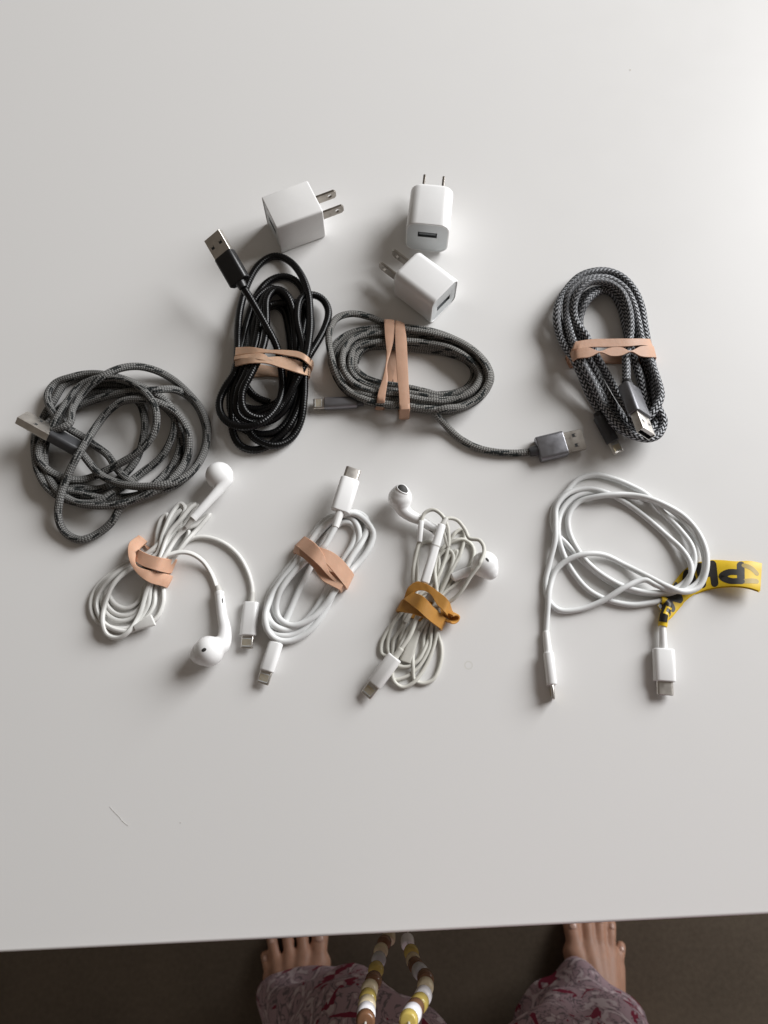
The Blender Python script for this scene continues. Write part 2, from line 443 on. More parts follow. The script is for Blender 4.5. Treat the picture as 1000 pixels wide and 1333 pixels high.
def plug(parent, kind, base, tip, roll, sl, tl, w, h, housing, sleeve, sr=2., label=None, bend=None):
    """base/tip in mm; sl sleeve length, tl metal tip length, w/h housing section"""
    Mx, L = frame(base, tip, roll); hx0, hx1 = sl, L - tl
    nm = {'usb': 'usb_plug', 'oval': 'oval_plug', 'slim': 'slim_plug'}[kind]
    rad = min(w, h) * (.30 if kind == 'usb' else .46)
    ho = build(nm, solid(hx0, hx1, w, h, rad, .7, 5).xform(Mx), housing, parent)
    if label: ho['label'] = label
    if sl > .5:
        mb = MB(); R = []
        for k in range(7):
            x = -.6 + (sl + 1.2) * k / 6; q = sr * (.86 + .22 * k / 6)
            if k == 0: R.append(ring_x(x, 1.6 * q, 1.6 * q, q * .8, 4))
            R.append(ring_x(x + (.3 if k == 0 else 0), 2 * q, 2 * q, q, 4))
        mb.rings(R); build('sleeve', mb.xform(Mx), sleeve, ho)
    if kind == 'usb':
        build('metal_shell', hollow(hx1 - .8, L, 11.6, 4.5, .5, .35, 8.5).xform(Mx), [M['steel'], M['dark']], ho)
        mb = MB(); mb.box((L - 8.3, -5.0, .1), (L - .6, 5.0, 1.7)); build('tongue', mb.xform(Mx), M['white_soft'] if housing is not M['black'] else M['black'], ho, False)
        for z in (1, -1):
            for y in (-2.9, 2.9):
                mb = MB(); x = hx1 + tl * .42
                mb.box((x, y - 1.0, z * 2.10 - .18), (x + 2.2, y + 1.0, z * 2.10 + .18)); build('shell_hole', mb.xform(Mx), M['dark'], ho, False)
                if z > 0:
                    mb = MB(); mb.box((x + 1.5, y - .75, 2.2), (x + 2.6, y + .75, 2.31)); build('spring_leaf', mb.xform(Mx), M['steel'], ho, False)
    elif kind == 'oval':
        build('metal_shell', hollow(hx1 - .8, L, 8.5, 2.7, 1.3, .32, 5.0, 6).xform(Mx), [M['steel'], M['dark']], ho)
        build('tongue', solid(L - 4.8, L - .8, 6.4, .8, .3, .1).xform(Mx), M['black'], ho)
    else:
        tp = build('metal_tip', solid(hx1 - .8, L, 6.5, 1.7, .8, .45, 5).xform(Mx), M['steel'], ho)
        for z in (1, -1):
            mb = MB(); mb.box((L - tl * .80, -2.45, z * .84 - .06), (L - tl * .16, 2.45, z * .84 + .06)); build('contact_pad', mb.xform(Mx), M['panel'], ho, False)
            mb = MB()
            for k in range(8):
                y = -2.1 + .6 * k; mb.box((L - tl * .74, y - .19, z * .84 - .11), (L - tl * .22, y + .19, z * .84 + .11))
            o = build('contacts', mb.xform(Mx), M['gold'], ho, False)
    return ho
def P3(crop, x, y, h): return unp([crop(x, y)], h)[0]

# ---------------------------------------------------------------- rubber bands: one flat ribbon wound round the bundle
def ribbon_mesh(E1, E2, th, closed, bulge=.5):
    n = len(E1); C = (E1 + E2) / 2
    T = np.roll(C, -1, 0) - np.roll(C, 1, 0) if closed else np.gradient(C, axis=0)
    Wd = E2 - E1; Nn = np.cross(T, Wd); Nn /= np.linalg.norm(Nn, axis=1)[:, None] + 1e-9
    for i in range(1, n):
        if Nn[i].dot(Nn[i - 1]) < -.3: pass
    R = []
    e = .18
    for i in range(n):
        w = Wd[i] / (np.linalg.norm(Wd[i]) + 1e-9); t = Nn[i] * th / 2
        bl = t * min(bulge, np.linalg.norm(Wd[i]) * .08)
        R.append([E1[i] + t + w * e, (E1[i] * .75 + E2[i] * .25) + t + bl * .8, (E1[i] + E2[i]) / 2 + t + bl, (E1[i] * .25 + E2[i] * .75) + t + bl * .8, E2[i] + t - w * e, E2[i] + t * .4, E2[i] - t * .4, E2[i] - t - w * e, E1[i] - t + w * e, E1[i] - t * .4, E1[i] + t * .4])
    mb = MB(); mb.rings(R, closed=closed); return mb
def hull_up(s, z):
    """upper convex hull of the profile: a taut band does not sag"""
    H = []
    for i in range(len(s)):
        while len(H) >= 2:
            a, b = H[-2], H[-1]
            if (z[b] - z[a]) * (s[i] - s[a]) <= (z[i] - z[a]) * (s[b] - s[a]): H.pop()
            else: break
        H.append(i)
    return np.interp(s, s[H], z[H])
def rubber_band(label, courses, crop, m, th=1.0, cat='rubber band', extra=None, lift=.35):
    E1, E2 = [], []
    K = len(courses)
    for ci, c in enumerate(courses):
        A = crop.arr([q[0] for q in c]); B = crop.arr([q[1] for q in c]); up = np.array([q[2] if len(q) > 2 else 0. for q in c])
        A2, _ = catmull(A, 6); B2, _ = catmull(B, 6); up2 = np.interp(np.linspace(0, len(c) - 1, len(A2)), np.arange(len(c)), up)
        za = np.zeros(len(A2)); zb = np.zeros(len(A2))
        for it in range(2):
            pa = unp(A2, za); pb = unp(B2, zb)
            z = np.array([max(top_z(*((pa[i] * (1 - f) + pb[i] * f)[:2]), .8) for f in (0, .5, 1)) for i in range(len(pa))])
            cc = (pa + pb) / 2; s = np.r_[0, np.cumsum(np.linalg.norm(np.diff(cc[:, :2], axis=0), axis=1))]
            z = np.minimum(z, 24); zh = hull_up(s, z); zh = gauss(zh, 1.2) + th * .5 + lift
            za = zh + up2; zb = zh + up2
        pa = unp(A2, za); pb = unp(B2, zb)
        def side(pa, pb, i, j):
            o = ((pa[i] + pb[i]) - (pa[j] + pb[j])) / 2; o[2] = 0; o /= np.linalg.norm(o) + 1e-9
            out = []
            z0 = (pa[i][2] + pb[i][2]) / 2
            for f, k in ((.75, .7), (.4, 1.0), (.12, .5)):
                d = np.array([o[0] * k, o[1] * k, 0]); a = pa[i] + d; b = pb[i] + d
                a[2] = b[2] = max(z0 * f, .62 + .3 * ci); out.append((a, b))
            a = pa[i] - o * 1.2; b = pb[i] - o * 1.2; a = a.copy(); b = b.copy(); a[2] = b[2] = .6 + .3 * ci
            out.append((a, b)); return out
        st = side(pa, pb, 0, 3)[::-1]; en = side(pa, pb, -1, -4)
        for a, b in st: E1.append(a); E2.append(b)
        for a, b in zip(pa, pb): E1.append(a); E2.append(b)
        for a, b in en: E1.append(a); E2.append(b)
    E1 = np.array(E1); E2 = np.array(E2)
    mb = ribbon_mesh(E1, E2, th, True)
    if extra is not None: extra(mb)
    base = ((E1 + E2) / 2).mean(0); base[2] = 0
    o = bpy.data.objects.new('x', None)
    loc = world_pt(base)
    V = np.array(mb.v) / 1000 + np.array([0, 0, TABLE_Z]) - np.array(loc)
    bpy.data.objects.remove(o)
    me = bpy.data.meshes.new('rubber_band'); me.from_pydata(V.tolist(), [], mb.f)
    bm = bmesh.new(); bm.from_mesh(me); bmesh.ops.recalc_face_normals(bm, faces=bm.faces); bm.to_mesh(me); bm.free()
    ob = link('rubber_band', me, m, None, True, 50); ob.location = loc
    return tag(ob, label, cat, 'rubber bands round the bundles')

# ================================================================ grey braided cable, loose coil
Z1 = Crop(20, 440, 1000 / 280)
def cable_loose_grey():
    segs = [
     (.5, [(300,250),(400,215),(520,225),(640,280),(740,370),(782,480),(762,590),(682,682),(560,732),(430,742),(300,737),(190,702),(130,620),(112,530),(132,430),(192,340),(290,282),(400,252),(500,262)]),
     (1, [(575,300),(600,370),(598,450),(565,560),(495,645),(400,700),(300,695),(205,680),(150,620),(120,540),(135,455),(190,375),(270,320),(360,290),(460,265),(560,268)]),
     (2, [(650,285),(720,330),(765,400),(802,470),(800,560),(745,640),(640,705),(520,742),(400,745),(300,718),(190,695),(122,640),(95,560),(92,460),(130,370),(180,290),(230,215),(330,180),(430,182)]),
     (3, [(530,205),(640,255),(715,310),(742,390),(722,480),(672,560),(590,625),(480,705),(360,768),(240,752),(155,700),(102,605),(95,510),(125,425),(205,360),(300,312),(400,278),(520,250),(640,243)]),
     (4, [(740,240),(822,288),(872,370),(888,460),(862,560),(800,642),(700,702),(600,702),(525,662),(472,608)]),
     (5, [(430,545),(370,500),(310,458),(230,408),(172,340),(150,270),(185,212),(270,180),(350,166),(430,172)]),
     (2.5, [(540,205),(640,270),(728,350),(768,450),(750,560),(680,650),(590,720),(515,765)]),
     (2.6, [(488,790),(452,850),(392,905)]),
     (11, [(300,938),(230,902),(200,830),(210,740),(240,650,9),(282,560,14),(332,478,13)]),
     (5.5, [(385,400),(428,345),(490,298),(570,285),(660,300),(748,350),(800,430),(802,540),(742,645),(640,715),(520,765),(400,780),(270,760),(180,690),(140,600),(140,500),(180,400),(240,300),(300,225),(370,192)]),
     (8, [(455,188),(540,208),(612,262),(652,330),(652,420),(610,492),(540,552),(450,602),(370,642),(300,660),(220,648),(150,612),(110,555),(125,480),(180,430)]),
     (9, [(250,400),(268,325),(320,250),(390,190),(470,147),(560,132),(650,150),(730,192),(800,252),(860,325),(893,410),(886,505),(845,592),(775,655),(690,682),(560,690),(470,672),(395,635),(345,585)]),
    ]
    # the plug lead leaves below the last strand
    t = thing('charging_cable', unp([(155, 580)], 0)[0], 'grey braided cable with black flecks in a loose unbanded coil', 'cable', 'phone charging cables')
    P = lay(segs, 2.12, Z1, contact=.70, cap=19)
    tail = unp(np.vstack([Z1.arr([(345,585),(322,552),(300,520)])]), np.array([P[-1][2], 8, 6.5]))
    Q = np.vstack([P[:-3], catmull(np.vstack([P[-4], tail[1:]]), 8)[0][1:]])
    cord(t, Q, 2.12, M['braid_a'], 14)
    plug(t, 'usb', P3(Z1,305,522,6.5), P3(Z1,28,368,17), 52, 0, 17.5, 10.5, 6.2, M['gun_dark'], M['black'], 2.8)
cable_loose_grey()

# ================================================================ black ribbed cable
Z2 = Crop(250, 280, 25 / 6)
def cable_black():
    segs = [
     (1, [(430,1020),(350,990),(295,930),(275,850),(300,720),(345,590),(400,510),(455,488),(500,520),(520,600),(535,720),(535,860),(520,930),(480,1000),(410,1045),(320,1052),(250,1020),(215,940),(240,850)]),
     (2, [(285,720),(300,600),(335,470),(400,372),(480,333),(550,347),(600,402),(618,500),(602,620),(585,720),(575,860),(570,980),(530,1100),(460,1175),(370,1190),(270,1155),(214,1075),(207,950),(230,850)]),
     (3, [(265,720),(305,560),(350,450),(425,395),(490,425),(525,500),(542,600),(560,720),(598,860),(590,1000),(530,1140),(430,1240),(340,1275),(260,1250),(222,1180),(216,1060),(222,950),(260,850)]),
     (4, [(325,720),(345,570),(400,500),(480,478),(570,475),(632,525),(650,590),(632,680),(618,760),(612,870),(608,1000),(590,1120),(540,1210),(460,1250),(380,1235),(312,1180),(330,1100),(480,1020),(570,900)]),
     (4.5, [(590,760),(575,640),(560,540),(530,450),(470,400),(410,420),(375,500),(365,600),(340,720),(300,850),(250,960),(245,1080),(330,1130),(440,1110),(520,1030),(556,920),(565,780)]),
     (4.6, [(560,640),(548,520),(510,430),(450,405),(408,450),(404,560),(402,640),(378,740),(322,860),(272,960),(282,1060),(350,1100),(440,1080),(510,1000),(565,900),(600,830)]),
     (5, [(625,780),(680,690),(722,610),(742,520),(705,452),(640,430),(590,450),(570,560),(600,700)]),
     (6, [(612,790),(640,640),(640,520),(630,420),(590,320),(530,250),(450,220),(370,262),(312,350),(268,480),(250,600),(248,720),(235,850),(182,930),(147,1020),(162,1090),(220,1138),(310,1150),(400,1110),(460,1040),(490,950),(486,850)]),
     (7, [(462,720,13),(402,600,15),(345,500,18),(300,425,21),(277,392,23)]),
    ]
    t = thing('charging_cable', unp([(355, 460)], 0)[0], 'glossy black ribbed cable wound in an upright bundle', 'cable', 'phone charging cables')
    P = lay(segs, 2.15, Z2, contact=.72, cap=22)
    # the wound sheath: fine rings along the whole cord
    S = np.r_[0, np.cumsum(np.linalg.norm(np.diff(P, axis=0), axis=1))]; sf = np.arange(0, S[-1], .37)
    Pf = np.stack([np.interp(sf, S, gauss(P[:, k], 1.2)) for k in range(3)], 1); Pf = np.stack([gauss(Pf[:, k], 3) for k in range(3)], 1)
    cord(t, Pf, 2.12 + .13 * np.sin(sf * 2 * math.pi / 1.48), M['ribbed'], 12)
    plug(t, 'usb', P[-1], P3(Z2,115,112,32), -32, 3.2, 12.5, 12.4, 7.2, M['black'], M['black'], 2.9)
cable_black()
rubber_band('beige rubber band twisted round the black cable', [
    [((242,718),(238,762)),((320,716),(325,752)),((420,731),(425,750)),((500,732),(510,762)),((590,744),(592,780)),((650,785),(640,818))],
    [((228,785),(226,824)),((310,772),(312,806)),((400,772),(405,806),.7),((470,768),(470,825),.7),((550,782),(550,850),.5),((634,815),(630,874))],
    [((236,764),(232,786)),((320,754),(300,778)),((385,752),(370,786),.9),((440,790),(425,797),.9),((530,805),(515,820),-.5),((628,838),(626,860),-.6)],
  ], Z2, M['band_beige'])

# ================================================================ mid grey braided cable, flat oval bundle
Z3 = Crop(400, 380, 1000 / 380)
def cable_banded_grey():
    def oval(f, wob, f2=None):
        f2 = f if f2 is None else f2
        O = np.array([(82,235),(100,178),(140,140),(205,118),(300,114),(400,122),(500,148),(580,190),(630,240),(646,292),(620,350),(570,393),(500,414),(420,410),(330,398),(210,384),(135,348),(96,292)], float)
        I = np.array([(168,238),(180,214),(200,202),(230,196),(300,195),(400,206),(480,222),(530,245),(552,270),(552,290),(530,318),(490,330),(440,334),(400,328),(330,315),(250,300),(200,280),(174,258)], float)
        ff = np.linspace(f, f2, len(O) + 1)[:-1, None]; Q = O * (1 - ff) + I * ff
        return [tuple(q + np.array([math.sin(k * 1.1 + wob) * 3, math.cos(k * 1.3 + wob) * 3])) for k, q in enumerate(Q)]
    segs = [(1, oval(.98, 0, .62)), (2, oval(.62, 1, .30)), (3, oval(.30, 2, .0)), (4, oval(.0, 3, .45)), (5, oval(.45, 4.2, .95)), (6, oval(.95, 5, .2)), (6.5, oval(.2, 5, .75)), (6.7, oval(.75, 2.6, .4)), (6.8, oval(.4, 1.4, .05)),
            (7, [(78,200),(75,142),(100,92),(150,75),(210,85),(262,106),(330,128),(420,142),(520,172),(600,235),(622,295),(596,350),(540,390),(470,400)]),
            (0, [(440,412),(468,450),(520,500),(580,533),(650,549),(720,552),(768,548)])]
    t = thing('charging_cable', unp([(540, 480)], 0)[0], 'grey braided cable in a flat oval bundle with its silver plug stretched out', 'cable', 'phone charging cables')
    P = lay(segs, 1.98, Z3, contact=.64, cap=15)
    cord(t, P, 1.98, M['braid_b'], 14)
    plug(t, 'usb', P3(Z3,764,548,2.8), P3(Z3,946,505,4.6), 4, 4.2, 10.5, 14.2, 7.4, M['gun'], M['gun_dark'], 3.0)
    plug(t, 'slim', P3(Z3,190,378,3.4), P3(Z3,21,384,3.2), 6, 3.0, 6.2, 7.2, 5.2, M['gun'], M['gun_dark'], 2.4)
cable_banded_grey()
rubber_band('tan rubber band, two upright turns round the oval grey cable', [
    [((301,99),(333,111)),((301,160),(340,160)),((304,230),(344,230)),((309,300),(347,300)),((314,350),(350,350)),((316,400),(352,399))],
    [((263,97),(299,99),.5),((266,150),(299,150),.5),((271,205),(288,200),.3),((268,250),(274,252),.2),((257,300),(276,300),.2),((242,350),(269,350)),((237,391),(264,392))],
  ], Z3, M['band_tan'])

# ================================================================ black and silver braided cable
Z4 = Crop(700, 330, 1000 / 210)
def cable_chevron():
    segs = [
     (.5, [(300,600),(255,450),(250,340),(290,265),(370,225),(460,245),(515,330),(545,450),(580,600),(630,750),(670,880),(710,1000),(700,1070),(620,1090),(540,1030),(460,920),(400,820),(340,700),(290,590),(262,480),(265,380)]),
     (1, [(305,295),(355,248),(420,222),(490,262),(540,370),(562,500),(592,640),(640,780),(662,900),(690,1000),(680,1080),(600,1110),(520,1060),(440,960),(375,840),(305,720),(240,620),(172,520),(132,420)]),
     (2, [(122,340),(150,265),(220,192),(320,152),(420,150),(500,190),(560,260),(600,370),(622,500),(652,640),(692,760),(722,880),(740,980),(720,1080),(660,1130),(580,1120),(500,1080),(410,1000),(335,900),(282,780),(225,655),(162,560),(128,470)]),
     (3, [(118,395),(132,310),(190,212),(262,142),(350,112),(440,112),(530,152),(600,232),(642,330),(662,450),(682,560),(706,660),(722,790),(745,950),(780,1040),(750,1120),(690,1146),(600,1130),(540,1100),(460,1020),(400,930),(340,800),(280,690),(225,560),(190,450)]),
     (4, [(180,330),(202,242),(262,182),(350,152),(450,162),(540,222),(590,310),(620,420),(640,520),(690,650),(742,790),(762,880),(735,950),(690,1010),(620,1060)]),
     (5, [(560,970),(500,880),(425,745),(355,620),(295,505),(235,420),(225,320),(262,225),(330,175),(430,180),(515,235),(560,330),(575,450),(565,560)]),
     (6, [(548,640,10),(550,720,12),(550,795,15)]),
    ]
    t = thing('charging_cable', unp([(790, 460)], 0)[0], 'black and silver chevron braided cable folded in an upright loop', 'cable', 'phone charging cables')
    P = lay(segs, 2.3, Z4, contact=.88, cap=24)
    cord(t, P, 2.3, M['braid_c'], 14)
    plug(t, 'usb', P[-1], P3(Z4,672,1118,26), -42, 5.0, 12.0, 14.2, 7.2, M['gun_mid'], M['black'], 3.1)
    plug(t, 'slim', P3(Z4,370,990,6.0), P3(Z4,503,1236,3.4), -12, 2.0, 6.8, 7.6, 5.6, M['gun_dark'], M['black'], 2.6)
cable_chevron()
rubber_band('tan rubber band twisted across the black and silver cable', [
    [((240,546),(225,596)),((330,532),(330,583)),((440,529),(440,582)),((560,528),(560,578)),((650,528),(655,572)),((692,530),(712,585))],
    [((178,632),(204,688)),((235,596),(240,655),.4),((310,582),(320,645),.9),((382,606),(388,616),1.2),((450,584),(455,638),1.2),((520,582),(520,634),1.2),((572,604),(578,612),1.2),((640,575),(640,640),.7),((715,575),(732,646))],
  ], Z4, M['band_tan'])

# ================================================================ earbuds
def remesh(parts, voxel, smooth_it):
    """parts: list of (P, radii) capsule chains and ('e', centre, axes matrix) ellipsoids -> one continuous skin (mm)"""
    bm = bmesh.new()
    for q in parts:
        if isinstance(q[0], str):
            mtx = Matrix.Translation(Vector(q[1])) @ q[2].to_4x4()
            bmesh.ops.create_icosphere(bm, subdivisions=4, radius=1, matrix=mtx)
        else:
            P, R = np.asarray(q[0], float), np.asarray(q[1], float)
            D, ti = catmull(P, 8) if len(P) > 2 else (np.array([P[0] + (P[1] - P[0]) * k / 12 for k in range(13)]), np.linspace(0, 1, 13))
            RR = np.interp(ti, np.arange(len(R)), R)
            mb = MB(); tube(mb, D, RR, 20)
            vs = [bm.verts.new(v) for v in mb.v]
            for f in mb.f:
                try: bm.faces.new([vs[i] for i in f])
                except ValueError: pass
            for k in (0, -1):
                bmesh.ops.create_icosphere(bm, subdivisions=3, radius=RR[k], matrix=Matrix.Translation(Vector(D[k])))
    bmesh.ops.remove_doubles(bm, verts=bm.verts, dist=1e-4)
    bmesh.ops.recalc_face_normals(bm, faces=bm.faces)
    me = bpy.data.meshes.new('tmp'); bm.to_mesh(me); bm.free()
    o = bpy.data.objects.new('tmp', me); COL.objects.link(o)
    m = o.modifiers.new('r', 'REMESH'); m.mode = 'VOXEL'; m.voxel_size = voxel
    s = o.modifiers.new('s', 'SMOOTH'); s.factor = .5; s.iterations = smooth_it
    dg = bpy.context.evaluated_depsgraph_get(); ev = o.evaluated_get(dg)
    out = bpy.data.meshes.new_from_object(ev)
    V = [tuple(v.co) for v in out.vertices]; F = [tuple(p.vertices) for p in out.polygons]
    bpy.data.objects.remove(o); bpy.data.meshes.remove(me); bpy.data.meshes.remove(out)
    mb = MB(); mb.add(V, F); return mb
def axes(d, a, b):
    """ellipsoid axes: radius a along d, b across"""
    d = Vector(d).normalized(); u = d.orthogonal().normalized(); w = d.cross(u)
    return Matrix((d * a, u * b, w * b)).transposed()
def decal(mb, px, w, h, ang, th=.12, n=18, ringw=0.):
    """oval patch that follows the surface under the frame point px; returns MB (and rim MB)"""
    bvh = BVHTree.FromPolygons(mb.v, mb.f)
    o = Vector((0, 0, CAM_H)); t = Vector(unp([px], 0)[0]); hit = bvh.ray_cast(o, (t - o).normalized())
    if hit[0] is None: return None
    c, nrm = hit[0], hit[1]
    ref = Vector((math.cos(ang), math.sin(ang), 0)); U = (ref - nrm * ref.dot(nrm)).normalized(); Wv = nrm.cross(U)
    def pt(a, rr_, off):
        p = c + U * (w * rr_ * math.cos(a)) + Wv * (h * rr_ * math.sin(a))
        q = bvh.find_nearest(p); return q[0] + q[1] * off
    out = MB(); R = []
    for rr_, off in ((1.0, -.3), (1.0, th), (.8, th), (.4, th), (.05, th)): R.append([pt(2 * math.pi * k / n, rr_, off) for k in range(n)])
    out.rings(R, cap0=False)
    rim = None
    if ringw:
        rim = MB(); R = []
        for e, off in ((-ringw * .5, .05), (0, th + .16), (ringw, th + .16), (ringw * 1.5, -.2)):
            rr_ = 1 + e / min(w, h); R.append([pt(2 * math.pi * k / n, rr_, off) for k in range(n)])
        rim.rings(R, cap0=False, cap1=False)
    return out, rim
def earbud(parent, crop, head, hr, nozzle, stem, stem_r, vents=(), grille=None, sleeve_to=None, label=None, m='white'):
    hc = P3(crop, *head); nz = np.array(nozzle, float); nz /= np.linalg.norm(nz)
    S = np.array([P3(crop, *q) for q in stem])
    parts = [('e', hc, axes(nz, hr * .95, hr)), ('e', hc + nz * hr * .30, axes(nz, hr * .86, hr * .84)), ('e', hc + nz * hr * .62, axes(nz, hr * .66, hr * .62)),
             (np.vstack([hc * .55 + S[0] * .45, S]), [stem_r[0] * 1.35] + list(np.interp(np.linspace(0, 1, len(S)), np.linspace(0, 1, len(stem_r)), stem_r)))]
    mb = remesh(parts, .34, 22)
    o = build('earbud', mb, M[m], parent, True, 0, fix=False)
    if label: o['label'] = label
    d = S[-1] - S[-2]; d /= np.linalg.norm(d)
    cm = MB(); tube(cm, [S[-1] - d * .5, S[-1] + d * 1.1], [stem_r[-1] * 1.04] * 2, 18); cm.uv = None
    build('stem_collar', cm, M['white_soft'], o)
    if sleeve_to is not None:
        e = P3(crop, *sleeve_to); sm = MB(); tube(sm, [S[-1] + d * .8, (S[-1] + e) / 2 + d * .5, e], [stem_r[-1] * .75, stem_r[-1] * .62, stem_r[-1] * .55], 14); sm.uv = None
        build('sleeve', sm, M['sleeve'], o)
    for v in vents:
        q = decal(mb, crop(v[0], v[1]), v[2], v[3], math.radians(v[4]), .06)
        if q: build('vent', q[0], M['grille'], o, True, 0)
    if grille:
        q = decal(mb, crop(grille[0], grille[1]), grille[2], grille[3], math.radians(grille[4]), .15, 28, .45)
        if q:
            build('grille', q[0], M['grille'], o, True, 0); build('grille_rim', q[1], M['white'], o, True, 0)
    return o

# ================================================================ earphones with pinkish band
Z5 = Crop(100, 580, 1000 / 260)
def earphones_near_grey():
    t = thing('earphones', unp([(205, 740)], 0)[0], 'white wired earphones bundled by the pinkish band, one bud on either side', 'earphones', 'wired earphones')
    segs = [
     (1, [(880,742,1.5),(876,700),(855,630),(810,552),(740,492),(650,460),(580,466),(515,510),(450,590),(350,690),(310,780),(245,815),(188,790),(160,730),(182,668),(240,618),(310,592)]),
     (2, [(400,520),(450,420),(500,345),(530,330),(520,390),(450,520),(380,650),(345,780),(285,860),(212,877),(152,842),(124,770),(150,690),(212,628),(290,590)]),
     (1.5, [(400,545),(440,440),(490,350),(560,302),(600,294),(590,322),(520,420),(440,540),(355,690),(325,800),(265,848),(200,845),(152,800),(142,740),(176,670),(236,624),(310,588)]),
     (3, [(390,520),(405,430),(425,365),(452,345),(455,380),(430,450),(410,560),(370,700),(355,800),(300,888),(220,920),(138,900),(86,860),(70,790),(100,710),(172,640),(258,588)]),
     (4, [(360,540),(470,480),(540,420),(548,410),(560,440),(500,540),(398,700),(386,800),(330,880),(250,916),(160,906),(110,850),(94,770),(130,690),(200,636),(275,594)]),
     (5, [(380,520),(480,430),(590,400),(665,344),(620,400),(540,490),(440,640),(434,710),(432,790),(400,862),(330,905),(240,930),(150,900),(108,840),(100,780),(130,710)]),
     (6, [(200,640),(280,598),(400,545),(430,450),(480,335),(520,290),(542,312),(520,370),(470,460),(400,600),(352,720),(320,830),(270,920),(210,963),(152,945),(130,890),(140,800),(180,700),(250,630),(330,590)]),
     (7, [(400,570),(470,545),(515,534),(570,540),(630,578),(672,640),(696,700),(706,735,1.5)]),
    ]
    P = lay(segs, 1.28, Z5, contact=.60, cap=11, ds=2.6)
    cord(t, P, 1.28, M['ear_cord'], 10)
    # lead of the upper bud
    Q = lay([(1, [(545,408,9),(500,460,8),(450,540,7),(410,595,5),(385,630,3)])], 1.28, Z5, contact=.55, cap=11, ds=2.6)
    cord(t, Q, 1.28, M['ear_cord'], 10)
    Q = lay([(1, [(600,295,8),(570,312,8.5),(520,372,8.5),(462,440,8),(425,540,6),(400,610,3)])], 1.28, Z5, contact=.5, cap=12, ds=2.6)
    cord(t, Q, 1.28, M['ear_cord'], 10)
    earbud(t, Z5, (714,150,8.4), 7.5, (-.25,.1,-.6), [(752,165,9.2),(718,215,10),(660,280,11),(588,358,11.5)], (3.6,2.45,2.15), vents=[(781,128,.9,.5,60)], sleeve_to=(548,408,10.5),
           label='earbud above the band with its back up')
    earbud(t, Z5, (662,1030,7.8), 7.8, (-.8,-.25,-.1), [(728,995,6.0),(742,930,4.4),(728,850,3.2),(714,745,2.8)], (4.3,2.8,2.5), vents=[(637,1023,1.3,.9,25), (730,777,1.6,.35,98)], sleeve_to=(704,705,1.9),
           label='earbud below the band lying on its side')
    plug(t, 'slim', P3(Z5,880,738,1.7), P3(Z5,850,1017,2.8), 6, 5.0, 6.6, 8.7, 5.2, M['white'], M['sleeve'], 1.75)
    # cord splitter tucked in the lower loops
    Mx, L = frame(P3(Z5,290,915,4.5), P3(Z5,385,872,5.0), 15)
    build('cord_splitter', solid(0, L, 3.2, 2.6, 1.2, .4, 4, 6.2, 2.8).xform(Mx), M['ear_cord'], t)
earphones_near_grey()
rubber_band('wide pinkish rubber band folded round the earphones beside the grey coil', [
    [((312,520),(296,580)),((360,545),(332,604)),((420,561),(392,624)),((488,571),(458,640))],
    [((302,456),(346,490),.2),((262,490),(312,523),1.4),((256,545),(295,560),1.8),((274,600),(298,597),1.6),((310,648),(328,615),1.2),((360,684),(392,630),.8),((432,706),(462,646),.2)],
  ], Z5, M['band_pink'], th=1.2)

# ================================================================ white cable with oval plug, banded
Z6 = Crop(310, 590, 25 / 6)
def cable_white_banded():
    t = thing('charging_cable', unp([(410, 760)], 0)[0], 'white cable in a slim banded loop between the two earphones', 'cable', 'phone charging cables')
    segs = [
     (1, [(212,1005,1.5),(255,915),(292,830),(340,720),(392,620),(442,520),(500,425),(560,378),(612,382),(640,425),(620,495),(570,580),(520,680),(470,765),(405,865),(335,932),(255,958)]),
     (2, [(185,925),(155,850),(180,750),(250,650),(340,540),(400,450),(462,372),(540,337),(612,352),(650,402),(655,470),(620,550),(562,660),(502,750),(430,870),(350,958),(270,990),(190,975)]),
     (3, [(150,900),(158,830),(202,735),(272,645),(352,552),(422,452),(500,372),(570,330),(640,322),(690,350),(702,402),(672,480),(612,570),(570,650),(525,742),(455,880),(380,968),(290,1015),(212,1010),(160,960)]),
     (4, [(147,890),(175,790),(235,690),(310,600),(380,500),(450,405),(530,348),(620,325),(690,365),(732,430),(722,490),(685,555),(612,640),(545,720),(472,822),(392,900),(292,936),(226,900),(206,840),(222,760),(290,660),(372,580)]),
     (5, [(462,512,9.5),(500,450,10),(528,398,10.5)]),
    ]
    P = lay(segs, 1.70, Z6, contact=.62, cap=11, ds=2.8)
    cord(t, P, 1.70, M['white_cord'], 12)
    plug(t, 'oval', P[-1], P3(Z6,627,84,9.5), 12, 8.5, 6.3, 10.6, 6.0, M['white'], M['white_soft'], 2.25)
    plug(t, 'slim', P3(Z6,215,1000,2.6), P3(Z6,132,1252,2.8), 8, 2.5, 6.6, 7.8, 5.2, M['white'], M['white_soft'], 2.2)
cable_white_banded()
rubber_band('rose rubber band crossed over the slim white cable loop', [
    [((318,498),(308,540)),((352,520),(358,572)),((412,572),(412,628),.3),((480,632),(456,690),.5),((540,655),(500,716),.4),((585,690),(545,738))],
    [((436,508),(420,560),.2),((500,530),(478,600),.9),((560,572),(525,655),1.2),((617,640),(578,722),.4)],
    [((368,454),(316,505),.6),((420,490),(382,558),1.6),((465,552),(440,612),2.0),((492,640),(474,650),1.4),((560,705),(545,720),-.6)],
  ], Z6, M['band_rose'], th=1.2)

